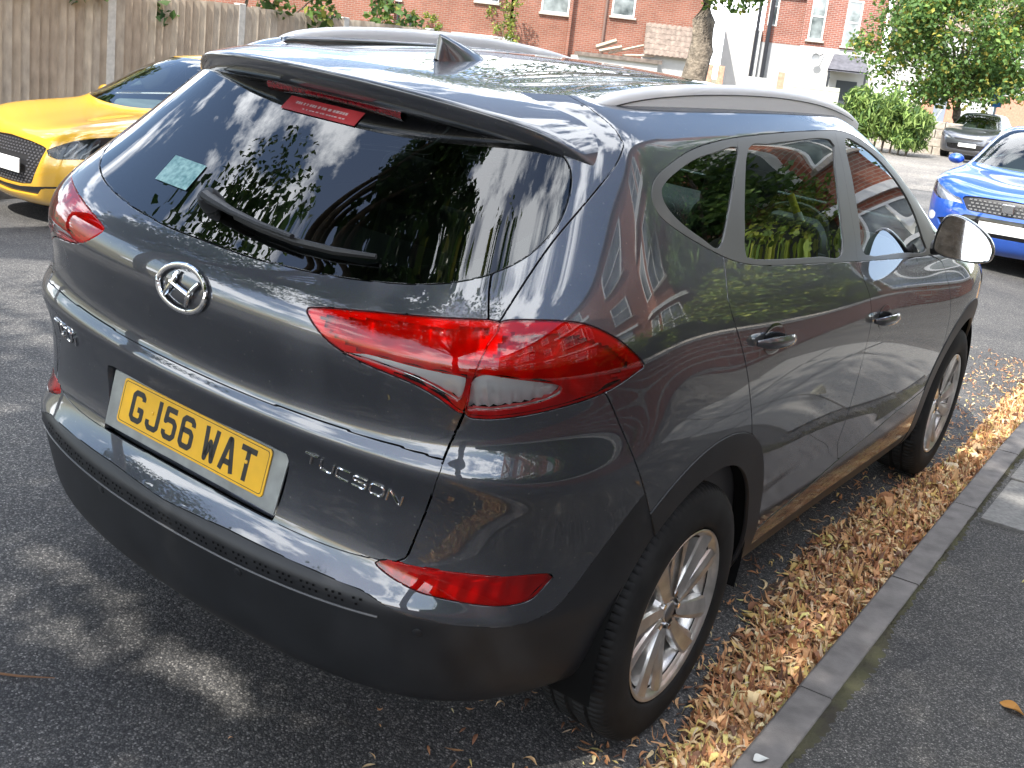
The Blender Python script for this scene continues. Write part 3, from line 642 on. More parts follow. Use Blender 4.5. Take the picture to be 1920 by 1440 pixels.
lamps_out = pair_panel('lamp_out', 'tail_lamp', M_LENSRED, gap=0.0018, hem=0.010)
pair_panel('clear_in', 'reversing_lens', M_LENSCLEAR, lamps_in, gap=0.0003, hem=0.008)
pair_panel('clear_out', 'indicator_lens', M_LENSCLEAR, lamps_out, gap=0.0003, hem=0.008)
fogs = pair_panel('fog', 'fog_lamp', M_LENSRED, [bumper, bumper], gap=0.0018, hem=0.010)
# reflector trays behind the lenses, stepped so that the bowls and ribs catch the light
def tray(keys, name, m, parents, depth, waves, m2=None):
    fs = [f for k in keys for f in PANEL[k]]
    ix = sorted({i for f in fs for i in f}); P2 = SKIN.P.copy()
    a = np.array(ix); uv = SKIN.UV[a]
    w = depth+waves[0]*(0.5+0.5*np.sin(uv[:, 0]*waves[1]))*(0.5+0.5*np.sin(uv[:, 1]*waves[2]))
    P2[a] = P2[a]-SKIN.N[a]*w[:, None]
    for k, mir in enumerate((False, True)):
        idx = {i: n for n, i in enumerate(ix)}; s = -1 if mir else 1
        V = P2[ix]*np.array([s, 1, 1]); F = [tuple(idx[i] for i in f) for f in fs]
        if mir: F = [f[::-1] for f in F]
        link(name, mesh_np(name, V, F, True), m, parents[k])
def guide(key, outline, parents, dmax, depth):
    fs = PANEL[key]; c = np.array([SKIN.UV[list(f)].mean(0) for f in fs]); d = seg_dist(c, outline)
    mid = np.mean(np.array(outline), 0); up = c[:, 1] > np.interp(c[:, 0], [1.6, 4.3, 5.5, 6.4, 7.2], [13.5, 14.55, 14.55, 13.9, 13.0])
    sel = [f for f, q, w in zip(fs, d, up) if q < dmax and w]
    ix = sorted({i for f in sel for i in f}); idx = {i: n for n, i in enumerate(ix)}
    for k, s in enumerate((1, -1)):
        V = (SKIN.P[ix]-SKIN.N[ix]*depth)*np.array([s, 1, 1]); F = [tuple(idx[i] for i in f) for f in sel]
        link('light_guide', mesh_np('light_guide', V, F if s > 0 else [f[::-1] for f in F], True), mat('bright_red_guide', (.95, .16, .15), .45), parents[k])
guide('lamp_in', U['lamp_in'], lamps_in, .017, .006)
guide('lamp_out', U['lamp_out'], lamps_out, .026, .006)
tray(['lamp_in'], 'reflector', M_REFLRED, lamps_in, 0.014, (0.020, 15.0, 4.2))
tray(['lamp_out'], 'reflector', M_REFLRED, lamps_out, 0.014, (0.020, 10.0, 4.2))
tray(['clear_in'], 'reversing_reflector', M_REFL, lamps_in, 0.014, (0.010, 30.0, 3.0))
tray(['clear_out'], 'indicator_reflector', M_REFL, lamps_out, 0.014, (0.012, 34.0, 3.0))
tray(['fog'], 'fog_reflector', M_REFLRED, fogs, 0.010, (0.010, 16.0, 5.0))
# dark inner shell behind the joints
shell_f = [f for k in ('tg_upper', 'tg_lower', 'recess', 'bumper_top', 'bumper_low', 'quarter', 'rear_door', 'front_door', 'fender', 'arch_rear', 'arch_front', 'sill', 'moulding', 'lamp_in', 'lamp_out', 'clear_in', 'clear_out', 'fog', 'hood', 'front_bumper', 'trim_q', 'trim_r', 'trim_f') for f in PANEL[k]]
link('body_shell', panel_mesh(SKIN.P, SKIN.N, shell_f, 'body_shell', full=True, gap=0.0, offset=-0.042, rim=False), M_DARK, CAR)

# ------------------------------------------------------------------ the graphite car: roof, spoiler, rails, wheels, fittings
DP, DN, DUV, DF = dense(np.linspace(0, 24, 193), np.linspace(0, 22, 265))
def near_pt(key, cand):
    d = sum((DP[cand, a]-v)**2 for a, v in key.items()); i = cand[np.argmin(d)]
    # refine linearly over neighbours by inverse distance
    k = cand[np.argsort(d)[:4]]; w = 1/(sum((DP[k, a]-v)**2 for a, v in key.items())+1e-9); w /= w.sum()
    n = (DN[k]*w[:, None]).sum(0)
    return (DP[k]*w[:, None]).sum(0), n/np.linalg.norm(n)
C_REAR = np.where(DUV[:, 0] < 6.5)[0]
C_SIDE = np.where((DUV[:, 0] > 7) & (DUV[:, 0] < 18))[0]
def rear_pt(x, z):
    p, n = near_pt({0: abs(x), 2: z}, C_REAR); i = C_REAR[np.argmin((DP[C_REAR, 0]-abs(x))**2+(DP[C_REAR, 2]-z)**2)]; q, m = DP[i], DN[i]
    p = np.array([abs(x), q[1]-(m[0]*(abs(x)-q[0])+m[2]*(z-q[2]))/m[1], z]); n = n.copy()
    if x < 0: p[0] *= -1; n[0] *= -1
    return Vector(p), Vector(n)
def side_pt(y, z, s=1):
    p, n = near_pt({1: y, 2: z}, C_SIDE); i = C_SIDE[np.argmin((DP[C_SIDE, 1]-y)**2+(DP[C_SIDE, 2]-z)**2)]; q, m = DP[i], DN[i]
    p = np.array([q[0]-(m[1]*(y-q[1])+m[2]*(z-q[2]))/m[0], y, z]); n = n.copy()
    return Vector((p[0]*s, p[1], p[2])), Vector((n[0]*s, n[1], n[2]))

def sym_loft(net, tv, tu):
    A, Av = eval_axis(net, tv); S, Su = eval_axis(A.transpose(1, 0, 2), tu, True, False); Sv, _ = eval_axis(Av.transpose(1, 0, 2), tu, True, False)
    return S.transpose(1, 0, 2)
def mirror_grid(S):
    """S[v,u] right half with u=0 on the centre line -> full grid"""
    L = S[:, :0:-1]*np.array([-1, 1, 1]); return np.concatenate([L, S], 1)
# spoiler
GAPL = [(0, -.275, 1.614), (.15, -.270, 1.612), (.30, -.252, 1.607), (.42, -.232, 1.600), (.50, -.215, 1.592), (.56, -.212, 1.581), (.605, -.222, 1.562), (.640, -.232, 1.536), (.660, -.270, 1.505), (.676, -.318, 1.466)]
TEL = [(0, -.572, 1.582), (.15, -.565, 1.580), (.30, -.541, 1.573), (.42, -.505, 1.562), (.50, -.472, 1.552), (.565, -.436, 1.538), (.615, -.398, 1.513), (.648, -.362, 1.484), (.668, -.338, 1.462), (.677, -.338, 1.452)]
net = []
sec = [(0, 0, 0), (.33, .002, .006), (.66, .003, .007), (.90, .002, .003), (1, 0, .001), (1, -.001, -.008), (1, .010, -.030), (1, .026, -.052), (1, .065, -.066), (1, .11, -.070)]
for t, dy, dz in sec:
    row = []
    for j, (g, e) in enumerate(zip(GAPL, TEL)):
        k = min(1, (len(GAPL)-1-j)/3.0); q = np.array(g)+(np.array(e)-np.array(g))*t
        row.append((q[0], q[1]+dy*k, q[2]+dz*k))
    net.append(row)
net = np.array(net)
S = mirror_grid(sym_loft(net, np.linspace(0, len(net)-1, 64), np.linspace(0, len(GAPL)-1, 70)))
spoiler = MB().grid(S.tolist()).build('roof_spoiler', M_PAINT, tailgate, smooth=True, angle=60)
# roof skin with two long pressed ribs
def roof_z(x, y):
    zc = np.interp(y, [-.35, -.15, 0, .2, .45, .75, 1.05, 1.35, 1.55, 1.7], [1.606, 1.620, 1.629, 1.640, 1.648, 1.650, 1.643, 1.622, 1.600, 1.58])
    rib = -.006*np.exp(-((abs(x)-.30)/.018)**2)-.005*np.exp(-((abs(x)-.455)/.02)**2)
    rib *= np.clip((y+.20)/.25, 0, 1)*np.clip((1.4-y)/.3, 0, 1)
    return zc-.105*x*x-.06*x**4+rib
def spl(v, pts, k): return np.interp(v, [p[0] for p in pts], [p[k] for p in pts])
rows = []
ys_ctrl = np.linspace(0, 1, 60)
zz = None
ROOFV = []
for t in ys_ctrl:
    row = []
    for x in np.linspace(-.565, .565, 91):
        yg = spl(abs(x), GAPL, 1)+.006; y = yg+(1.56-yg)*t
        row.append((x, y, roof_z(x, y)))
    ROOFV.append(row)
RV = np.array(ROOFV)
for it in range(14):                                   # relax along the length: no kinks in the reflections
    RV[1:-1, :, 2] = (RV[:-2, :, 2]+2*RV[1:-1, :, 2]+RV[2:, :, 2])/4
RV[0, :, 2] = RV[0, :, 2]
roof = MB().grid(RV.tolist()).build('roof', M_PAINT, CAR, smooth=True, angle=80)
# black seal under the roof joint and along the rail ditch
MB().tube([(x, spl(abs(x), GAPL, 1)+.003, spl(abs(x), GAPL, 2)-.010) for x in np.linspace(-.58, .58, 41)], 0.007, 6).build('roof_seal', M_SEAL, CAR, smooth=True)
# roof rails
RAILP = [(.522, -.222, 1.588, .15), (.526, -.205, 1.596, .6), (.530, -.165, 1.612, .9), (.536, -.10, 1.626, 1), (.543, .02, 1.641, 1), (.550, .20, 1.653, 1), (.556, .45, 1.661, 1), (.560, .75, 1.662, 1), (.560, 1.05, 1.652, 1), (.556, 1.30, 1.632, .95), (.552, 1.47, 1.608, .8), (.550, 1.58, 1.590, .6), (.545, 1.70, 1.560, .35)]
for s in (1, -1):
    n_ = np.array(RAILP); Q, _ = eval_axis(n_, np.linspace(0, len(n_)-1, 60))
    rows = []
    for x, y, z, w in Q:
        prof = [(.029, -.075), (.027, -.022), (.0265, -.012), (.023, -.003), (.014, .003), (.0, .005), (-.012, .002), (-.019, -.006), (-.021, -.020), (-.021, -.062)]
        rows.append([(s*(x+a*max(w, .3)*.9), y, z+(b if b > -.02 else b)*max(w, .25)) for a, b in prof])
    rl = MB().grid(rows).build('roof_rail', M_RAIL, CAR, smooth=True, angle=60)
    gs = []
    for x, y, z, w in Q[6:-6]: gs.append((s*(x+.0275*.9), y, z-.020))
    MB().tube(gs, .0016, 6).build('rail_groove', M_SEAL, rl)
    MB().box((s*.520, -.232, 1.588), (.035, .05, .012)).build('rail_foot', M_SEAL, rl, bevel=.004)
# shark fin aerial
fin = []
for t in np.linspace(0, 1, 14):
    y = -.135+.21*t; h = .075*(1-t)**.75*(1 if t > .06 else t/.06*.9+.1) if t < 1 else 0
    y0 = y+.02*0; w = .034*math.sin(math.pi*min(1, (t*.93+.07)))**.6
    row = []
    for a in np.linspace(-1, 1, 13):
        hh = h*(1-abs(a)**1.5) if abs(a) < 1 else 0
        row.append((a*w*(1-.0*hh), y-.018*(hh/.075)*(1-t), 1.621+.16*(y+.135)*.4+hh-.004))
    fin.append(row)
aerial = MB().grid(fin).build('shark_fin_aerial', M_PAINT, CAR, smooth=True, angle=50)
# high brake lamp under the spoiler
bl = []
for x in np.linspace(-.22, .22, 25):
    p, n = rear_pt(x, 1.5215-.12*x*x); t = Vector((0, .7, .7)); bl.append([tuple(p+n*.010+t*.013), tuple(p+n*.015), tuple(p+n*.011-t*.013), tuple(p-n*.003-t*.016)])
MB().grid(bl).build('high_brake_lamp', mat('dark_red_lens', (0.13, 0.004, 0.008), 0.15, coat=.6, noise=(160, .6, 1)), tailgate, smooth=True)
# black print band round the rear glass (inside face), drawn as a thin frame just behind the pane
fr_f = [f for f in PANEL['rear_window']]
ctr = np.array([SKIN.UV[list(f)].mean(0) for f in fr_f])
wl_ = U['win']
dwin = seg_dist(ctr, wl_, False)
band = [f for f, d, c in zip(fr_f, dwin, ctr) if d < 0.036 or c[1] > 21.0]
link('glass_print_band', panel_mesh(SKIN.P, SKIN.N, band, 'glass_print_band', full=True, gap=0, offset=-0.007, rim=False), M_GLOSSBLACK, rear_window)
# seal round the rear glass
MB().tube([tuple(Vector(p)+Vector(n)*.001) for p, n in [rear_pt(SKIN_P[0], SKIN_P[2]) for SKIN_P in [surface(NET, np.array([v]), np.array([u]))[0][0, 0] for u, v in wl_[1:40]]]], .0045, 6).build('window_seal', M_SEAL, rear_window, smooth=True) if False else None
# rear wiper
wp = []
for x, dz in ((-.075, .062), (-.045, .058), (.03, .050), (.12, .042), (.22, .036), (.32, .036), (.415, .042)):
    zb = np.interp(x, [-.1, 0, .2, .42], [1.195, 1.193, 1.197, 1.205]); p, n = rear_pt(x, zb+dz); wp.append((p, n))
wiper = MB().tube([tuple(p+n*.030) for p, n in wp[:5]], [.017, .016, .012, .010, .008], 8, flat=(1, .7)).build('rear_wiper', M_PLASTIC, tailgate, smooth=True)
MB().tube([tuple(p+n*.014) for p, n in wp[2:]], [.008, .009, .009, .009, .006], 6, flat=(.8, 1)).build('wiper_blade', M_SEAL, wiper, smooth=True)
p, n = wp[0]; MB().lathe([(0, .036), (.020, .034), (.026, .02), (.028, -.01)], axis='z', seg=20).build('wiper_pivot', M_PLASTIC, wiper, smooth=True).matrix_local = Matrix.Translation(p) @ n.to_track_quat('Z', 'Y').to_matrix().to_4x4()
# maker's emblem: ellipse with a slanting H
ep, en = rear_pt(0, 1.091)
def on_emb(a, b, h): 
    q, nq = rear_pt(a, 1.091+b); return tuple(q+nq*h)
ringp = [on_emb(.079*math.cos(t), .047*math.sin(t), .006) for t in np.linspace(0, 2*math.pi, 49)]
emblem = MB().tube(ringp, .0068, 8, cap=False, flat=(.8, 1)).build('emblem', M_CHROME, tailgate, smooth=True)
hb = MB()
for a0, b0, a1, b1, w in ((-.052, -.024, -.022, .033, .0075), (.022, -.033, .052, .024, .0075)):
    pts = []
    for t in np.linspace(0, 1, 7):
        cx = a0+(a1-a0)*t; cz = b0+(b1-b0)*t; cx += .006*math.sin(math.pi*t)*(-1 if a0 < 0 else 1)*-1
        pts.append(on_emb(cx, cz, .007))
    hb.tube(pts, [.0045, .0058, .0064, .0066, .0064, .0058, .0045], 8)
hb.tube([on_emb(-.036, .008, .007), on_emb(0, 0, .008), on_emb(.036, -.008, .007)], [.006, .005, .006], 8)
hb.build('emblem_letter', M_CHROME, emblem, smooth=True)
# chrome lettering, bent on to the panel
LT = {'T': [[(0, 1), (1, 1)], [(.52, 1), (.48, 0)]], 'U': [[(0, 1), (0, .2), (.15, 0), (.85, 0), (1, .2), (1, 1)]], 'C': [[(1, 1), (.15, 1), (0, .82), (0, .18), (.15, 0), (1, 0)]],
      'S': [[(1, 1), (.15, 1), (0, .85), (0, .66), (.15, .52), (.85, .52), (1, .38), (1, .15), (.85, 0), (0, 0)]], 'O': [[(.2, 1), (.8, 1), (1, .8), (1, .2), (.8, 0), (.2, 0), (0, .2), (0, .8), (.2, 1)]],
      'N': [[(0, 0), (0, 1), (.12, 1), (.88, 0), (1, 0), (1, 1)]], 'G': [[(1, 1), (.15, 1), (0, .82), (0, .18), (.15, 0), (1, 0), (1, .45), (.55, .45)]], 'D': [[(0, 0), (0, 1), (.75, 1), (1, .75), (1, .25), (.75, 0), (0, 0)]], 'i': [[(.5, 0), (.5, .72)], [(.5, .95), (.5, 1.05)]]}
def badge(name, word, x0, z0, x1, z1, h, lean, r, parent):
    g = MB(); n = len(word); step = (x1-x0)/(n-.22)
    for i, ch in enumerate(word):
        for pl_ in LT[ch]:
            pts = []
            for (a, b), (c, d) in zip(pl_[:-1], pl_[1:]):
                for t in (0, .5): pts.append((a+(c-a)*t, b+(d-b)*t))
            pts.append(pl_[-1]); q = []
            for a, b in pts:
                x = x0+step*i+a*step*.78+b*lean; z = z0+(z1-z0)*(x-x0)/(x1-x0)+b*h; p, nn = rear_pt(x, z); q.append(tuple(p+nn*.0022))
            g.tube(q, r, 6, flat=(1, .9))
    return g.build(name, M_CHROME, parent, smooth=True)
badge('model_lettering', 'TUCSON', .366, .808, .594, .782, .026, .008, .0027, tg_low)
badge('engine_lettering', 'TGDi', -.600, .800, -.462, .800, .036, .006, .0040, tg_low)
# number plate
PC, PT = Vector((0, -.847, .7326)), 0.197
PM = Matrix.Translation(PC) @ Matrix.Rotation(-PT, 4, 'X')
def pl(a, b, h): return tuple(PM @ Vector((a, -h, b)))
def rrect(w, h, r, k=5):
    o = []
    for cx, cz, s0 in ((w-r, h-r, 0), (-w+r, h-r, 90), (-w+r, -h+r, 180), (w-r, -h+r, 270)):
        for i in range(k+1): t = R(s0+90*i/k); o.append((cx+r*math.cos(t), cz+r*math.sin(t)))
    return o
holder = MB().prism([(-.302, -.078), (.302, -.078), (.308, .060), (-.308, .060)], -.004, .0012, pl).build('plate_holder', M_HOLDER, tailgate, bevel=.0015)
plate = MB().prism(rrect(.26, .0555, .010), .0015, .0050, pl).build('number_plate', M_YPLATE, tailgate, bevel=.0008)
GL = {'G': [[(43, 58), (43, 65), (36, 72), (14, 72), (7, 65), (7, 14), (14, 7), (36, 7), (43, 14), (43, 34), (27, 34)]],
      'J': [[(43, 79), (43, 14), (36, 7), (14, 7), (7, 14), (7, 24)]],
      '5': [[(43, 72), (10, 72), (8, 43), (15, 48), (35, 48), (43, 40), (43, 15), (35, 7), (14, 7), (7, 14), (7, 21)]],
      '6': [[(43, 58), (43, 65), (36, 72), (14, 72), (7, 65), (7, 14), (14, 7), (36, 7), (43, 14), (43, 37), (36, 44), (8, 44)]],
      'W': [[(7, 79), (13, 6), (25, 46), (37, 6), (43, 79)]],
      'A': [[(6, 0), (23, 74), (27, 74), (44, 0)], [(13, 22), (37, 22)]],
      'T': [[(25, 0), (25, 72)], [(0, 72), (50, 72)]]}
def stroke(mb, pts, w, x0, z0, h0):
    for (a, b), (c, d) in zip(pts[:-1], pts[1:]):
        t = Vector((c-a, d-b)); L = t.length; t /= L; n = Vector((-t.y, t.x))*w/2
        mb.quad(pl(x0+(a+n.x)*.001, z0+(b+n.y)*.001, h0), pl(x0+(c+n.x)*.001, z0+(d+n.y)*.001, h0), pl(x0+(c-n.x)*.001, z0+(d-n.y)*.001, h0), pl(x0+(a-n.x)*.001, z0+(b-n.y)*.001, h0))
    for a, b in pts[1:-1]:
        mb.poly([pl(x0+(a+w/2*math.cos(R(k)))*.001, z0+(b+w/2*math.sin(R(k)))*.001, h0+.00004) for k in range(0, 360, 30)])
xc = -.219
for ch in 'GJ56 WAT':
    if ch == ' ': xc += .033-.011; continue
    g = MB()
    for s_ in GL[ch]: stroke(g, s_, 13.5, xc, -.0395, .0054)
    g.build('plate_character', M_INK, plate, fix=False); xc += .061
bord = MB(); rr = rrect(.2545, .0500, .008); ri = rrect(.2530, .0485, .0075)
for i in range(len(rr)): j = (i+1) % len(rr); bord.quad(pl(*rr[i], .0053), pl(*rr[j], .0053), pl(*ri[j], .0053), pl(*ri[i], .0053))
bord.build('plate_border', M_INK, plate, fix=False)
for x in (-.158+.021, .205-.013): MB().lathe([(0, .0075), (.004, .007), (.005, .0050)], axis='y', seg=12).build('plate_screw', M_YPLATE, plate, smooth=True).matrix_local = PM @ Matrix.Translation((x, 0, .004)) @ Matrix.Rotation(math.pi, 4, 'Z')
# stickers on the rear glass
def decal(name, x0, x1, z0, z1, m, parent, off=.0008, n=10):
    P_ = []
    for z in np.linspace(z0, z1, 4): P_.append([tuple(q+w*off) for q, w in [rear_pt(x, z) for x in np.linspace(x0, x1, n)]])
    return MB().grid(P_).build(name, m, parent, smooth=True)
st = decal('window_sticker', -.118, .125, 1.470, 1.500, mat('red_sticker', (0.26, 0.014, 0.018), .5), rear_window)
for k, (a, b, z, h) in enumerate(((-.085, .085, 1.486, .0055), (-.05, .09, 1.477, .0025))):
    tx = MB(); x = a
    while x < b:
        w = rng.uniform(.004, .010); q = [rear_pt(x+i*w, z+j*h)[0]+rear_pt(x, z)[1]*.0016 for i, j in ((0, 0), (1, 0), (1, 1), (0, 1))]
        tx.quad(*q); x += w+rng.choice((.002, .002, .006))
    tx.build('sticker_print', mat('pale_print', (.36, .24, .24), .6), st, fix=False)
decal('window_sticker', -.315, -.185, 1.262, 1.318, mat('teal_sticker', (0.10, 0.28, 0.30), .45, noise=(90, .35, 3, (.26, .42, .41))), rear_window)
# parking sensors, dotted grille strip and lower moulding line on the bumper
for x, z in ((.676, .519), (-.676, .519), (.25, .508), (-.25, .508)):
    p, n = rear_pt(x, z); MB().lathe([(0, .0012), (.0095, .0012), (.011, .0002), (.011, -.004)], axis='z', seg=20).build('parking_sensor', M_PLASTIC, bumper_low, smooth=True).matrix_local = Matrix.Translation(p) @ n.to_track_quat('Z', 'Y').to_matrix().to_4x4()
dots = MB()
for k in range(-38, 39):
    for r_ in range(2):
        x = k*.0152+(.0076 if r_ else 0)
        if abs(x) > .565 or (k % 4 == 3): continue
        p, n = rear_pt(x, .556-r_*.012+.05*x*x*0+ .035*x*x); t = Vector((0, 0, 1)); u_ = n.cross(t).normalized()
        dots.poly([tuple(p+n*.0009+u_*.0042*math.cos(a)+t*.0038*math.sin(a)) for a in (0.5, 2.1, 3.7, 5.3)])
tag(dots.build('grille_dots', M_DARK, bumper_low, fix=False), kind='stuff')
MB().tube([tuple(q+w*.0005) for q, w in [rear_pt(x, .527+.03*x*x) for x in np.linspace(-.60, .60, 61)]], .0032, 6).build('moulding_line', mat('bumper_moulding', (.05, .05, .052), .35), bumper_low, smooth=True)
# door handles with their cups
for s, drs in ((1, (rear_doors[0], front_doors[0])), (-1, (rear_doors[1], front_doors[1]))):
    for d, (y0, y1, z0, z1) in zip(drs, ((.150, .375, 1.066, 1.048), (1.135, 1.375, .980, .966))):
        hp = []
        for t in np.linspace(0, 1, 11):
            p, n = side_pt(y0+(y1-y0)*t, z0+(z1-z0)*t, s); hp.append(tuple(p+n*(.006+.030*math.sin(math.pi*min(1, max(0, t)))**.45)))
        h = MB().tube(hp, [.006, .011, .013, .0135, .0135, .0135, .0135, .0135, .013, .011, .006], 10, flat=(.75, 1.25)).build('door_handle', M_PAINT, d, smooth=True)
        pc, nc = side_pt((y0+y1)/2+.01, (z0+z1)/2+.002, s); cup = MB(); ps = []
        for r_ in (0, .35, .7, .9, 1):
            ps.append([tuple(side_pt(pc.y+.072*r_*math.cos(a), pc.z+.040*r_*math.sin(a), s)[0]+nc*(.0012 if r_ == 1 else .0016)) for a in np.linspace(0, 2*math.pi, 25)])
        cup.grid(ps).build('handle_cup', M_GLOSSBLACK, h, smooth=True)
# door mirrors
for s, d in ((1, front_doors[0]), (-1, front_doors[1])):
    cx, cy, cz = .985, 1.875, 1.203
    outl = [(-.104, -.030), (-.100, .030), (-.082, .076), (-.040, .084), (.020, .066), (.070, .036), (.100, .002), (.108, -.030), (.100, -.058), (.060, -.074), (0, -.078), (-.060, -.076), (-.096, -.062)]
    o_ = np.array(outl+outl[:3]+[(0, 0)]); P_ = np.array([(a, b, 0) for a, b in outl]); n = len(P_); 
    Pc = np.concatenate([P_[-1:], P_, P_[:2]]); ring = []
    for i in range(n):
        for t in (0, .25, .5, .75):
            a, b, c_, e = Pc[i], Pc[i+1], Pc[i+2], Pc[min(i+3, len(Pc)-1)]; ring.append(.5*((2*b)+(c_-a)*t+(2*a-5*b+4*c_-e)*t*t+(3*b-a-3*c_+e)*t**3))
    ring = np.array(ring); cen = ring.mean(0)
    def rg(sc, dy): return [(s*(cx+cen[0]+(p[0]-cen[0])*sc), cy+dy, cz+cen[1]+(p[1]-cen[1])*sc) for p in list(ring)+[ring[0]]]
    hs = MB().grid([rg(.90, .022), rg(.96, -.016), rg(1.0, -.010), rg(1.01, .012), rg(.99, .035), rg(.90, .065), rg(.70, .088), rg(.40, .100), rg(.02, .104)]).build('door_mirror', M_PAINT, d, smooth=True, angle=70)
    MB().grid([[(p[0], p[1]+s*.20*(p[0]-s*cx)+.12*(p[2]-cz)+.006, p[2]) for p in rr_] for rr_ in (rg(.93, .0), rg(.5, 0), rg(.02, 0))]).build('mirror_glass', mat('mirror_silver', (.85, .87, .88), .02, metal=1.0), hs, smooth=True).rotation_euler = (0, 0, 0)
    MB().tube([(s*(.868), 1.93, 1.140), (s*.90, 1.93, 1.146), (s*.93, 1.915, 1.155)], [.030, .026, .028], 10, flat=(1.3, 1)).build('mirror_stalk', M_PLASTIC, hs, smooth=True)
# wheels
def tyre_mesh():
    prof = [(.205, -.098), (.222, -.106), (.250, -.1125), (.285, -.1135), (.318, -.108), (.336, -.0985), (.345, -.088), (.3495, -.074), (.3505, -.056), (.3430, -.053), (.3430, -.046), (.3510, -.043), (.3512, -.012), (.3430, -.008), (.3430, .008), (.3512, .012), (.3510, .043), (.3430, .046), (.3430, .053), (.3505, .056), (.3495, .074), (.345, .088), (.336, .0985), (.327, .1035), (.318, .1075), (.312, .1085), (.306, .1115), (.285, .1135), (.262, .1130), (.257, .1115), (.246, .1105), (.2385, .1035), (.233, .090), (.205, .085)]
    seg = 416; mb = MB(); m = len(prof); n0 = 0
    for k in range(seg):
        th = 2*math.pi*k/seg
        for i, (r, h) in enumerate(prof):
            if k % 4 == 0 and r > .338 and abs(h) > .055: r -= .0045
            if k % 4 == 2 and .012 <= abs(h) <= .044 and r > .345: r -= .004
            mb.v.append((h, r*math.cos(th), r*math.sin(th)))
    for k in range(seg):
        k2 = (k+1) % seg
        for i in range(m-1): mb.f.append((k*m+i, k2*m+i, k2*m+i+1, k*m+i+1))
    me = mb.mesh('tyre', True); me.set_sharp_from_angle(angle=R(38)); return me
def rim_mesh():
    mb = MB()
    mb.lathe([(.2050, -.095), (.2050, -.05), (.196, -.03), (.196, .05), (.210, .085), (.2240, .0985), (.2330, .1030), (.2345, .1045), (.2330, .1060), (.2290, .1055), (.2235, .1000), (.2150, .088), (.205, .07)], seg=72)
    me = mb.mesh('rim', True); me.set_sharp_from_angle(angle=R(50)); return me
def spoke_mesh():
    """five twin spokes; every blade a folded, slightly swept bar"""
    mb = MB()
    for k in range(5):
        for sgn in (1, -1):
            base = 72*k+90; rows = []
            for t in np.linspace(0, 1, 9):
                r = .045+(.2225-.045)*t
                ac = base+sgn*(15.0-1.0*t)+6*t          # centre angle, swept
                hw = .0165+.0185*t
                top = .098-.020*(1-t)**2*0+(-.012+.014*t); 
                edge = top-.010; low = top-.034
                ang = lambda a: (r*math.cos(R(a)), r*math.sin(R(a)))
                row = []
                for da, h in ((-hw, low), (-hw*.97, edge), (-hw*.80, top-.003), (-sgn*hw*.35, top+.002), (sgn*hw*.10, top-.001), (hw*.82, edge+.002), (hw*.97, edge-.004), (hw, low)):
                    a_, b_ = ang(ac+math.degrees(da/max(r, .06))); row.append((h, a_, b_))
                rows.append(row)
            mb.grid(rows)
    mb.lathe([(0, .084), (.028, .084), (.030, .082), (.031, .076), (.040, .078), (.062, .074), (.070, .060), (.070, .03)], seg=40)
    me = mb.mesh('spokes', True); me.set_sharp_from_angle(angle=R(28)); return me
TY, RM, SP = tyre_mesh(), rim_mesh(), spoke_mesh()
CAPM = MB().lathe([(0, .0875), (.022, .0870), (.026, .0850), (.0265, .080)], seg=32).mesh('hub_cap', True)
NUT = MB().lathe([(0, .086), (.008, .086), (.0085, .07)], seg=8).mesh('wheel_nut')
DISC = MB().lathe([(.06, .02), (.145, .02), (.145, .0), (.06, .0)], seg=40).lathe([(.0, .03), (.075, .03), (.08, .0)], seg=30).mesh('brake_disc', True)
for (x, y) in ((.810, 0), (.812, 2.67), (-.810, 0), (-.812, 2.67)):
    w = empty('wheel', (x, y, .351), 0 if x > 0 else math.pi, CAR)
    w.rotation_euler = (R(17 if y == 0 else 40), 0, 0 if x > 0 else math.pi)
    t_ = link('tyre', TY, M_RUBBER, w); r_ = link('rim', RM, M_ALLOY, w); link('spokes', SP, M_ALLOY, r_)
    link('hub_cap', CAPM, mat('grey_hub_cap', (.16, .16, .16), .35, metal=.6), r_); [setattr(link('wheel_nut', NUT, M_CHROME, r_), 'location', (0, .050*math.cos(R(72*k+126)), .050*math.sin(R(72*k+126)))) for k in range(5)]; link('brake_disc', DISC, M_BRAKE, w)
# wheel wells and floor pan
for (x, y) in ((1, .015), (1, 2.67), (-1, .015), (-1, 2.67)):
    MB().lathe([(.418, .905*x), (.425, .60*x), (.43, .52*x), (.0, .52*x)], c=(0, y, .352), seg=40, a0=R(-12), a1=R(192)).build('wheel_well', M_DARK, CAR, smooth=True)
MB().bbox(-.70, .70, -.42, 3.2, .20, .24).bbox(-.50, .50, -.62, 3.2, .24, .62).build('floor_pan', M_DARK, CAR)
MB().tube([(-.35, -.62, .29), (-.35, -.45, .29), (-.30, .0, .30)], .03, 10).build('exhaust', M_BRAKE, CAR, smooth=True)
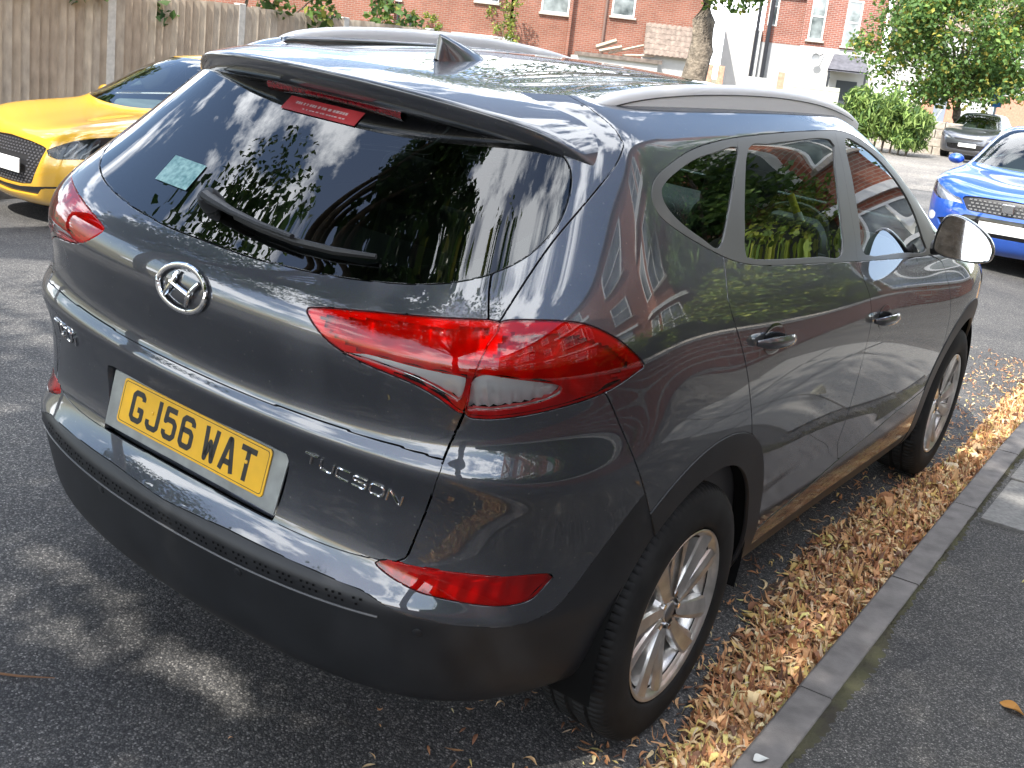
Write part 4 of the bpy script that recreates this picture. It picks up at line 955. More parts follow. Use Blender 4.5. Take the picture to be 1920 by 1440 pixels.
# cabin: seats, headrests, fascia, steering wheel, roof lining, boot cover
def soft(name, c, d, m, parent, rx=0, bev=.05):
    mb = MB().box((0, 0, 0), d); o = mb.build(name, m, parent, smooth=True); o.location = c; o.rotation_euler = (rx, 0, 0)
    b = o.modifiers.new('b', 'BEVEL'); b.width = min(bev, min(d)*.45); b.segments = 4; b.limit_method = 'NONE'
    return o
bench = soft('rear_seat', (0, .42, .80), (1.24, .20, .62), M_CABIN, CAR, R(-18))
for x in (-.42, 0, .42): soft('headrest', (x, .345, 1.185), (.26, .11, .17), M_CABIN, CAR, R(-12), .05)
for x in (-.37, .37):
    soft('front_seat', (x, 1.28, .86), (.50, .16, .72), M_CABIN, CAR, R(-16), .07); soft('headrest', (x, 1.15, 1.285), (.26, .11, .18), M_CABIN, CAR, R(-10), .05)
    soft('seat_cushion', (x, 1.52, .55), (.50, .50, .16), M_CABIN, CAR, 0, .06)
soft('dashboard', (0, 2.05, .93), (1.42, .36, .34), M_CABIN2, CAR, R(12), .10)
MB().grid([[(x, y, roof_z(x, y)-.035) for x in np.linspace(-.52, .52, 9)] for y in np.linspace(-.22, 1.45, 12)]).build('roof_lining', mat('lining', (.10, .10, .095), .9), CAR, smooth=True)
MB().bbox(-.60, .60, -.72, .30, .985, 1.0).build('boot_cover', M_CABIN, CAR)
swp = Matrix.Translation((.37, 1.72, 1.03)) @ Matrix.Rotation(R(65), 4, 'X')
sw = MB().tube([tuple(swp @ Vector((.185*math.cos(a), .185*math.sin(a), 0))) for a in np.linspace(0, 2*math.pi, 33)], .015, 8, cap=False)
sw.tube([tuple(swp @ Vector((-.17, 0, 0))), tuple(swp @ Vector((.17, 0, 0)))], .018, 6); sw.tube([tuple(swp @ Vector((0, 0, 0))), tuple(swp @ Vector((0, -.17, 0)))], .018, 6)
sw.build('steering_wheel', M_CABIN2, CAR, smooth=True)
MB().box((0, 1.42, 1.475), (.24, .03, .065)).build('interior_mirror', M_CABIN2, CAR, bevel=.012)
for s in (1, -1): MB().grid([[(s*(side_pt(y, z)[0].x-.05), y, z) for y in np.linspace(.1, 1.95, 10)] for z in (.5, .8, 1.02, 1.08)]).build('door_card', M_CABIN2, CAR, smooth=True)
# yellow and white steering lock lying across the wheel
lk = empty('steering_lock'); lk.matrix_world = CAR_M; tag(lk, 'yellow and white steering wheel lock bar seen through the rear side window', 'steering lock')
A_, B_ = Vector((.41, 1.55, 1.265)), Vector((.545, 1.55, 1.06)); L_ = lambda t: tuple(A_+(B_-A_)*t)
m_y = mat('lock_yellow', (.75, .62, .03), .4)
MB().tube([L_(0), L_(.3)], .014, 10).build('handle', m_y, lk, smooth=True); MB().tube([L_(.3), L_(.62)], .017, 10).build('bar', mat('lock_white', (.8, .8, .78), .4), lk, smooth=True)
MB().tube([L_(.62), L_(.78)], .026, 10).build('lock_body', mat('lock_orange', (.8, .42, .02), .4), lk, smooth=True); MB().tube([L_(.78), L_(1.1)], .012, 10).build('hook', mat('lock_teal', (.08, .25, .28), .4), lk, smooth=True)

# ------------------------------------------------------------------ road, kerbs, pavements
def gz(x, y):
    """height of the cambered street"""
    fx = np.interp(x, [-12, -7.2, -6.5, -5.2, -4.0, -3.2, -2.4, -1.2, 0, 1.3, 3], [-.12, -.12, -.11, -.05, .03, .068, .085, .0665, 0, -.0728, -.168])
    fy = np.interp(y, [-30, -6, 0, 2.9, 3.6, 5, 8, 10, 20, 34, 60], [-.066, -.066, 0, .032, .030, -.005, -.08, -.105, -.08, 0, 0])
    k = np.interp(y, [16, 34], [1, 0])
    return fx*k+fy
def kerb_x(y): return 1.166-.0116*y
def smooth1(a, n):
    for _ in range(n): a[1:-1] = (a[:-2]+2*a[1:-1]+a[2:])/4
    return a
def road_mat(name, c0, c1, spec_scale, big, bump):
    m = mat(name, c0, 0.86, spec=0.28)
    nt = m.node_tree; b = nt.nodes['Principled BSDF']; tcn = [n for n in nt.nodes if n.type == 'TEX_COORD'][0]
    def N(t, **kw):
        n = nt.nodes.new(t)
        for k, v in kw.items(): n.inputs[k.replace('_', ' ')].default_value = v
        return n
    L = nt.links.new
    # stone chippings: cells of differing greys in a dark binder
    vo = N('ShaderNodeTexVoronoi', Scale=spec_scale); L(tcn.outputs['Object'], vo.inputs['Vector'])
    hs = N('ShaderNodeSeparateColor'); L(vo.outputs['Color'], hs.inputs['Color'])
    r1 = nt.nodes.new('ShaderNodeValToRGB'); e = r1.color_ramp.elements
    e[0].position = 0.0; e[0].color = (*[c*.6 for c in c0], 1); e[1].position = 1.0; e[1].color = (*[min(1, c*2.6) for c in c1], 1)
    e2 = r1.color_ramp.elements.new(0.55); e2.color = (*c0, 1); e3 = r1.color_ramp.elements.new(0.90); e3.color = (*[c*1.5 for c in c1], 1)
    L(hs.outputs[0], r1.inputs['Fac'])
    r2 = nt.nodes.new('ShaderNodeValToRGB'); r2.color_ramp.elements[0].position = .18; r2.color_ramp.elements[0].color = (1, 1, 1, 1); r2.color_ramp.elements[1].position = .62; r2.color_ramp.elements[1].color = (.55, .55, .55, 1)
    L(vo.outputs['Distance'], r2.inputs['Fac'])
    m1 = N('ShaderNodeMixRGB', Fac=1.0); m1.blend_type = 'MULTIPLY'; L(r1.outputs['Color'], m1.inputs['Color1']); L(r2.outputs['Color'], m1.inputs['Color2'])
    n2 = N('ShaderNodeTexNoise', Scale=big, Detail=6.0, Roughness=.65); L(tcn.outputs['Object'], n2.inputs['Vector'])
    r3 = nt.nodes.new('ShaderNodeValToRGB'); r3.color_ramp.elements[0].position = .3; r3.color_ramp.elements[0].color = (.66, .66, .68, 1); r3.color_ramp.elements[1].position = .72; r3.color_ramp.elements[1].color = (1.25, 1.22, 1.16, 1)
    L(n2.outputs['Fac'], r3.inputs['Fac'])
    m2 = N('ShaderNodeMixRGB', Fac=1.0); m2.blend_type = 'MULTIPLY'; L(m1.outputs['Color'], m2.inputs['Color1']); L(r3.outputs['Color'], m2.inputs['Color2'])
    n4 = N('ShaderNodeTexNoise', Scale=big*2.7, Detail=8.0, Roughness=.7); L(tcn.outputs['Object'], n4.inputs['Vector'])
    r4 = nt.nodes.new('ShaderNodeValToRGB'); r4.color_ramp.elements[0].position = .60; r4.color_ramp.elements[0].color = (1, 1, 1, 1); r4.color_ramp.elements[1].position = .70; r4.color_ramp.elements[1].color = (.74, .73, .72, 1); L(n4.outputs['Fac'], r4.inputs['Fac'])
    m5 = N('ShaderNodeMixRGB', Fac=1.0); m5.blend_type = 'MULTIPLY'; L(m2.outputs['Color'], m5.inputs['Color1']); L(r4.outputs['Color'], m5.inputs['Color2'])
    L(m5.outputs['Color'], b.inputs['Base Color'])
    bp = N('ShaderNodeBump', Strength=bump, Distance=.004); L(r2.outputs['Color'], bp.inputs['Height']); L(bp.outputs['Normal'], b.inputs['Normal'])
    return m
M_ROAD = road_mat('worn_asphalt', (0.100, 0.100, 0.103), (0.135, 0.131, 0.126), 190, 1.3, .5)
M_PAVE = road_mat('pavement_asphalt', (0.092, 0.090, 0.087), (0.120, 0.115, 0.108), 230, 2.0, .45)
M_KERB = mat('granite_concrete_kerb', (0.150, 0.138, 0.130), .88, noise=(14, .28, 9), bump=(260, .5, .003))
M_SLAB = mat('concrete_slab', (0.17, 0.165, 0.155), .9, noise=(60, .25, 5), bump=(200, .4, .002))
M_DIRT = mat('gutter_dirt', (0.045, 0.032, 0.022), .95, noise=(45, .55, 6), bump=(120, .8, .006))
M_MOSS = mat('mossy_dirt', (0.080, 0.072, 0.060), .95, noise=(9, .35, 7, (.088, .086, .050)), bump=(140, .9, .008), spec=.05)
M_EARTH = mat('dry_grassy_earth', (0.13, 0.115, 0.06), .95, noise=(1.2, .4, 6))

xs = np.concatenate([np.linspace(-7.15, -1.3, 24), np.linspace(-1.2, 1.25, 21)])
ys = np.concatenate([np.linspace(-30, -6, 14), np.linspace(-5.5, 12, 60), np.linspace(12.6, 60, 40)])
Z = np.array([[gz(x, y) for x in xs] for y in ys])
for _ in range(3):
    Z[1:-1] = (Z[:-2]+2*Z[1:-1]+Z[2:])/4
rows = [[(x if x < 1.2 else kerb_x(y)+.03, y, Z[i, j]) for j, x in enumerate(xs)] for i, y in enumerate(ys)]
tag(MB().grid(rows).build('road', M_ROAD, smooth=True, angle=80), kind='structure')
# ground sheet to the horizon, just below
tag(MB().grid([[(x, y, -.32) for x in np.linspace(-700, 700, 15)] for y in np.linspace(-600, 900, 16)]).build('ground', M_EARTH), kind='structure')
M_PALE = road_mat('pale_concrete_road', (0.26, 0.245, 0.22), (0.30, 0.28, 0.26), 60, .4, .3)
M_OLDROAD = road_mat('old_grey_asphalt', (0.15, 0.148, 0.145), (0.19, 0.185, 0.18), 90, .6, .4)
rows = [[(x, y, float(gz(min(x, 1.1), y))+.006) for x in np.linspace(-14, 1.05, 24)] for y in np.linspace(19.5, 40, 30)]
tag(MB().grid(rows).build('side_road', M_PALE, smooth=True), kind='structure')
rows = [[(x, y, float(gz(x, y))+.004) for x in np.linspace(-6.4, 0.9, 20)] for y in np.linspace(11.5, 19.4, 16)]
tag(MB().grid(rows).build('resurfaced_road', M_OLDROAD, smooth=True), kind='structure')
def pave_z(y): return float(gz(1.15, y))+.092
# right-hand kerb: separate stones
kerb = tag(empty('kerb'), kind='structure')
y = -3.28
k = 0
while y < 26:
    L_ = .905; a, b_ = y+.004, y+.911
    x0, x1 = kerb_x(a), kerb_x(b_); z0, z1 = pave_z(a), pave_z(b_); j = rng.uniform(-.002, .002)
    mb = MB(); prof = [(0, -.16), (.0, -.012), (.010, 0), (.096, .001), (.100, -.003), (.100, -.16)]
    rows = []
    for t in (0, 1):
        yy = a+(b_-a)*t; xx = x0+(x1-x0)*t; zz = z0+(z1-z0)*t
        rows.append([(xx+p+j, yy, zz+q+j*.6) for p, q in prof])
    mb.grid(rows); mb.poly(rows[0]); mb.poly(rows[1][::-1])
    mb.build('kerb_stone', M_KERB, kerb, bevel=.003)
    y += .915; k += 1
# dark joint bed behind and between the stones
tag(MB().grid([[(kerb_x(y)+.012, y, pave_z(y)-.012) , (kerb_x(y)+.115, y, pave_z(y)-.010)] for y in np.linspace(-3.3, 26, 40)]).build('kerb_bed', M_DIRT, kerb), kind='structure')
def pz(x, y): return pave_z(y)+.018*(x-kerb_x(y)-.1)
ys2 = np.concatenate([np.linspace(-14, -3.4, 8), np.linspace(-3.3, 8, 40), np.linspace(8.5, 26, 16)])
tag(MB().grid([[(kerb_x(y)+dx, y, pz(kerb_x(y)+dx, y)-.006) for dx in (.102, .16, .3, .6, 1.0, 1.5, 1.95)] for y in ys2]).build('pavement', M_PAVE, smooth=True), kind='structure')
PAVE = bpy.data.objects['pavement']
# mossy dirt strip along the back of the kerb
strip = []
for y in np.linspace(-3.2, 9, 900):
    w = .010+.030*max(0, math.sin(y*3.1)*math.sin(y*1.3+1)+.15*math.sin(y*11))+rng.uniform(-.006, .016); x0 = kerb_x(y)+.098
    strip.append([(x0, y, pz(x0, y)-.005), (x0+w*.5, y, pz(x0, y)-.0005+rng.uniform(0, .004)), (x0+max(.01, w), y, pz(x0, y)-.0052)])
tag(MB().grid(strip).build('mossy_edge', M_MOSS, smooth=True), kind='stuff')
# a run of paving slabs let into the far part of the pavement
for i, yy in enumerate((2.10, 2.72, 3.34, 3.96)):
    for j in range(3):
        x0 = kerb_x(yy)+.135+j*.46; mb = MB()
        c = (x0+.225, yy+.30, pz(x0+.2, yy+.3)-.014+rng.uniform(-.0015, .0015)); mb.box(c, (.45, .606, .032))
        mb.build('paving_slab', M_SLAB, PAVE, bevel=.003)
# left kerb and pavement
lk_ = tag(empty('far_kerb'), kind='structure')
for i in range(44):
    y0 = -12+i*.915; MB().box((-7.2, y0+.455, float(gz(-7.1, y0+.45))+.02), (.125, .908, .22)).build('kerb_stone', M_KERB, lk_, bevel=.004)
tag(MB().grid([[(x, y, float(gz(-7.1, y))+.112+(-.02 if x < -8 else 0)*0) for x in (-7.263, -8.0, -9.2)] for y in np.linspace(-12, 28, 30)]).build('left_pavement', M_PAVE), kind='structure')

# ------------------------------------------------------------------ fallen leaves
def colour_mat(name, rough=.7, trans=.25):
    m = bpy.data.materials.new(name); m.use_nodes = True; nt = m.node_tree; b = nt.nodes['Principled BSDF']
    at = nt.nodes.new('ShaderNodeAttribute'); at.attribute_name = 'tint'
    nt.links.new(at.outputs['Color'], b.inputs['Base Color']); b.inputs['Roughness'].default_value = rough; b.inputs['Specular IOR Level'].default_value = .3
    if trans:
        tr = nt.nodes.new('ShaderNodeBsdfTranslucent'); nt.links.new(at.outputs['Color'], tr.inputs['Color']); ms = nt.nodes.new('ShaderNodeMixShader'); ms.inputs['Fac'].default_value = trans
        out = [n for n in nt.nodes if n.type == 'OUTPUT_MATERIAL'][0]
        nt.links.new(b.outputs['BSDF'], ms.inputs[1]); nt.links.new(tr.outputs['BSDF'], ms.inputs[2]); nt.links.new(ms.outputs['Shader'], out.inputs['Surface'])
    return m
M_DEADLEAF = colour_mat('dead_leaf', .75, .15)
def tinted_mesh(name, V, F, colf):
    """V (n,3), F (m,k) int array, colf (m,3) colour per face"""
    V = np.asarray(V, np.float32); F = np.asarray(F, np.int32); k = F.shape[1]
    me = bpy.data.meshes.new(name); me.vertices.add(len(V)); me.vertices.foreach_set('co', V.ravel())
    me.loops.add(F.size); me.loops.foreach_set('vertex_index', F.ravel()); me.polygons.add(len(F))
    me.polygons.foreach_set('loop_start', np.arange(0, F.size, k, dtype=np.int32)); me.polygons.foreach_set('loop_total', np.full(len(F), k, np.int32))
    at = me.attributes.new('tint', 'FLOAT_COLOR', 'FACE'); c = np.ones((len(F), 4), np.float32); c[:, :3] = colf; at.data.foreach_set('color', c.ravel())
    me.polygons.foreach_set('use_smooth', [True]*len(F)); me.update(calc_edges=True); return me
def curled_leaves(n, place, rs, wide=.22, size=(.04, .085)):
    """n dead lime bracts/leaves: bent, twisted, pointed strips of five cross bars"""
    V = np.zeros((n, 5, 3, 3)); X, Y, Z_, yaw, pitch, lift = place
    Ls = rs.uniform(*size, n); W = Ls*rs.uniform(wide*.6, wide*1.35, n)*.5
    curl = rs.normal(0, 1.9, n); cup = rs.uniform(-.1, 1.0, n)**1; tw = rs.normal(0, .6, n); bendy = rs.normal(0, .35, n)
    prof = np.array([.10, .80, 1.0, .72, .06])
    ang = np.zeros(n); px = np.zeros(n); pzv = np.zeros(n); py = np.zeros(n)
    for i in range(5):
        t = (i-2)/2.0
        for j in range(3):
            s = (j-1)
            lx = Ls*.5*t; w = W*prof[i]*s
            zc = curl*Ls*.18*t*t+cup*np.abs(w)*.7
            yy = w*np.cos(tw*t)+bendy*Ls*.25*t*t; zz = zc+w*np.sin(tw*t)
            V[:, i, j, 0] = lx*np.cos(np.clip(curl*.3*t, -1, 1)); V[:, i, j, 1] = yy; V[:, i, j, 2] = zz
    V = V.reshape(n, 15, 3); V[:, :, 2] -= V[:, :, 2].min(1)[:, None]*.6
    cp, sp = np.cos(pitch)[:, None], np.sin(pitch)[:, None]; cy, sy = np.cos(yaw)[:, None], np.sin(yaw)[:, None]
    x, y, z = V[..., 0], V[..., 1], V[..., 2]
    x, z = x*cp+z*sp, -x*sp+z*cp
    x, y = x*cy-y*sy, x*sy+y*cy
    P = np.stack([x+X[:, None], y+Y[:, None], z+(Z_+lift)[:, None]], 2).reshape(-1, 3)
    q = []
    for i in range(4):
        for j in range(2): q.append((i*3+j, i*3+j+1, (i+1)*3+j+1, (i+1)*3+j))
    F = (np.arange(n)[:, None, None]*15+np.array(q)[None]).reshape(-1, 4)
    return P, F
LEAFCOL = np.array([(.46, .25, .12), (.54, .33, .17), (.40, .19, .09), (.24, .115, .065), (.58, .42, .24), (.58, .41, .15), (.13, .07, .045), (.54, .41, .28), (.50, .44, .17)])
def leaf_place(rs, n, y0, y1):
    y = rs.uniform(y0, y1, n)
    inner = np.interp(y, [-3, -.4, .1, .45, 1.0, 1.6, 2.2, 3.0, 4.0, 6, 12], [1.0, .99, .975, .90, .84, .80, .86, .97, .94, .84, .78])   # ragged inner edge of the drift
    w = kerb_x(y)-inner
    t = rs.beta(1.5, .95, n); x = inner+t*w+rs.normal(0, .012, n); x = np.minimum(x, kerb_x(y)-.006)
    heap = np.clip((x-inner)/w, 0, 1)
    z = gz(x, y)+.002; lift = rs.uniform(0, 1, n)**1.5*(.006+.030*heap)
    return x, y, z, rs.uniform(0, 6.28, n), rs.normal(0, .35, n), lift
rs = np.random.RandomState(5)
Pa, Fa = curled_leaves(8000, leaf_place(rs, 8000, -2.6, 4.6), rs)
Pb, Fb = curled_leaves(4200, leaf_place(rs, 4200, -2.6, 4.6), rs, wide=.5, size=(.02, .045))
Pc, Fc = curled_leaves(7500, leaf_place(rs, 7500, -2.6, 4.6), rs, wide=.11, size=(.03, .09))
Pd, Fd = curled_leaves(120, leaf_place(rs, 120, -2.6, 4.6), rs, wide=.55, size=(.06, .11))
P1 = np.vstack([Pa, Pb, Pc, Pd]); F1 = np.vstack([Fa, Fb+len(Pa), Fc+len(Pa)+len(Pb), Fd+len(Pa)+len(Pb)+len(Pc)])
P2, F2 = curled_leaves(3600, leaf_place(rs, 3600, 4.6, 12), rs, size=(.05, .10))
n_ = 2400; yy = rs.uniform(-2.4, 6, n_); xx = kerb_x(yy)-.10-np.abs(rs.normal(0, .28, n_)); pl3 = (xx, yy, gz(xx, yy)+.002, rs.uniform(0, 6.28, n_), rs.normal(0, .12, n_), rs.uniform(0, .004, n_))
P3, F3 = curled_leaves(n_, pl3, rs, size=(.015, .05))
V_ = np.vstack([P1, P2, P3]); F_ = np.vstack([F1, F2+len(P1), F3+len(P1)+len(P2)]); nl = len(F_)//8
ci = rs.choice(len(LEAFCOL), nl, p=[.17, .16, .15, .11, .13, .09, .09, .06, .04]); c_ = np.minimum(.75, LEAFCOL[ci]*rs.uniform(.95, 1.6, (nl, 1))); c_ = np.repeat(c_, 8, 0)*rs.uniform(.9, 1.1, (nl*8, 1))
tag(link('leaf_litter', tinted_mesh('leaf_litter', V_, F_, c_), M_DEADLEAF), 'drift of dry brown and yellow leaves in the gutter', 'leaves', kind='stuff')
# brown crumbled matter under the drift
dm = []
for y in np.linspace(-2.6, 12, 150):
    xi = float(np.interp(y, [-3, -.4, .1, .45, 1.0, 1.6, 2.2, 3.0, 4.0, 6, 12], [1.0, .99, .975, .90, .84, .80, .86, .97, .94, .84, .78]))+rng.uniform(-.02, .03)
    dm.append([(xi, y, float(gz(xi, y))+.0035)]+[(xi+(kerb_x(y)-xi)*t, y, float(gz(xi+(kerb_x(y)-xi)*t, y))+.004+.016*t) for t in (.3, .6, 1.0)])
tag(MB().grid(dm).build('gutter_debris', mat('leaf_mould', (.075, .045, .028), .95, noise=(60, .6, 6), bump=(160, 1, .01)), smooth=True), kind='stuff')
# single leaves and twigs lying apart
def lone_leaf(name, x, y, z, yaw, L, col, label, wide=.55, seed=0, curl=None):
    r2 = np.random.RandomState(seed); P_, F_ = curled_leaves(1, tuple(np.array([v]) for v in (0., 0., 0., yaw, 0., .001)), r2, wide, (L, L*1.001))
    o = link(name, tinted_mesh(name, P_, F_, np.tile(np.array(col), (8, 1))*r2.uniform(.85, 1.1, (8, 1))), M_DEADLEAF); o.location = (x, y, z); sd_ = o.modifiers.new('sub', 'SUBSURF'); sd_.levels = sd_.render_levels = 2
    tag(o, label, 'leaf'); return o
def on_pave(x, y): return pz(x, y)-.004
lone_leaf('fallen_leaf', 1.665, .70, on_pave(1.665, .70), -.3, .075, (.50, .24, .06), 'orange brown curled leaf alone in the middle of the asphalt pavement', .5, 3)
lone_leaf('fallen_leaf', 1.545, 1.62, on_pave(1.545, 1.62), .5, .06, (.62, .56, .22), 'small pale yellow leaf on the pavement beyond the orange one', .45, 4)
lone_leaf('fallen_leaf', 1.40, 2.66, on_pave(1.40, 2.66)+.012, .9, .11, (.80, .76, .62), 'large cream coloured dead leaf lying on the paving slabs', .7, 5)
lone_leaf('fallen_leaf', 1.215, -.02, pave_z(-.02)+.002, .9, .045, (.72, .72, .68), 'small whitish scrap of leaf on top of the nearest kerb stone', .8, 6)
lone_leaf('fallen_leaf', .335, -1.22, float(gz(.335, -1.22))+.003, .4, .055, (.34, .33, .12), 'crumpled green yellow leaf on the dark road behind the car', .7, 8)
def twig(label, pts, rad, col, forks=()):
    t = MB().tube(pts, rad, 6)
    for f, r_ in forks: t.tube(f, r_, 5)
    o = t.build('twig', mat('twig_%.2f' % col[0], col, .8), smooth=True); tag(o, label, 'twig'); return o
G = lambda x, y, h=.004: (x, y, float(gz(x, y))+h)
twig('pale forked twig on the dark road behind the rear bumper', [G(.235, -1.06), G(.285, -1.045, .010), G(.315, -1.085, .006), G(.330, -1.125)], [.0022, .003, .0025, .0015], (.45, .38, .26), [([G(.285, -1.045, .01), G(.300, -1.01, .012)], [.002, .0012])])
twig('brown twig with a knot of dry seed stalks on the road', [G(-.585, -1.26), G(-.50, -1.19, .008), G(-.43, -1.13, .010), G(-.33, -1.05, .006), G(-.27, -.99)], [.0015, .0028, .0035, .003, .0012], (.17, .085, .04),
     [([G(-.43, -1.13, .01), G(-.50, -1.08, .012), G(-.56, -1.045)], [.003, .003, .001]), ([G(-.47, -1.16, .01), G(-.42, -1.20, .012)], [.0025, .001]), ([G(-.50, -1.08, .012), G(-.515, -1.13, .006)], [.003, .001])])
twig('thin bent straw coloured stalk at the edge of the pavement', [(1.585, -.06, on_pave(1.6, -.06)+.003), (1.578, .0, on_pave(1.6, 0)+.004), (1.60, .03, on_pave(1.6, .03)+.006), (1.655, .045, on_pave(1.65, .04)+.003)], [.001, .0018, .0018, .001], (.45, .36, .18))

# ------------------------------------------------------------------ other parked cars (front y=0, tail +y)
PLAN_C = [(0, 0), (.26, .012), (.50, .055), (.70, .13), (.84, .25), (.93, .42), (.975, .62), (.995, .82), (1, 1)]
def small_car_net(L, W, H, nose=.55):
    s = W/1.76; h = H/1.45
    rings = [(.12, .19, .78, .21, L-.14, .24), (.04, .235, .845, .25, L-.05, .30), (.012, .33, .87, .36, L-.005, .42), (.0, .45, .876, .48, L, .54), (.004, .54, .880, .57, L, .64), (.02, .62, .882, .65, L-.01, .74),
             (.038, .685, .883, .725, L-.03, .83), (.058, .735, .881, .785, L-.05, .91), (.09, .770, .874, .835, L-.07, .97), (.155, .800, .858, .875, L-.09, 1.02), (.30, .842, .825, .912, L-.11, 1.06), (.60, .888, .792, .945, L-.13, 1.09),
             (.90, .928, .765, .968, L-.16, 1.12), (.98, .968, .735, 1.01, L-.21, 1.17), (1.14, 1.085, .690, 1.10, L-.28, 1.25), (1.38, 1.25, .632, 1.255, L-.38, 1.345), (1.60, 1.375, .575, 1.362, L-.47, 1.41), (1.73, 1.420, .530, 1.402, L-.54, 1.435),
             (1.90, 1.445, .450, 1.43, L-.66, 1.45), (2.2, 1.46, .26, 1.455, L-.9, 1.46), (2.4, 1.465, .0, 1.465, L-1.1, 1.465)]
    net = []
    for yf, zf, xs_, zs, yr, zr in rings:
        zf, zs, zr, xs_ = zf*h, zs*h, zr*h, xs_*s; row = []
        d = nose if yf < .8 else nose*.62
        for a, b in PLAN_C:
            w = sstep((a-.2)/.8); row.append((a*xs_, yf+b*d, zf+(zs-zf)*w))
        y0, y1 = yf+d, yr-.45
        for t in np.linspace(0, 1, 8)[1:-1]:
            y = y0+(y1-y0)*t; wx = xs_*(1+.006*math.sin(math.pi*t)); row.append((wx, y, zs+(zr-zs)*t*.55))
        for a, b in PLAN_C[::-1]:
            w = sstep((a-.2)/.8); row.append((a*xs_, yr-b*.45, zr+(zs+(zr-zs)*.55-zr)*w))
        net.append(row)
    return np.array(net)
def poly2(ax, poly):
    q = np.array(poly, float)
    def f(P):
        Q = np.stack([P[:, ax[0]], P[:, ax[1]]], 1); d = np.full(len(Q), 1e9)
        for a, b in zip(q, np.roll(q, -1, 0)):
            ab = b-a; t = np.clip(((Q-a)@ab)/(ab@ab+1e-12), 0, 1); e = Q-(a+t[:, None]*ab); d = np.minimum(d, np.hypot(e[:, 0], e[:, 1]))
        return np.where(inside(Q, q), d, -d)
    return f
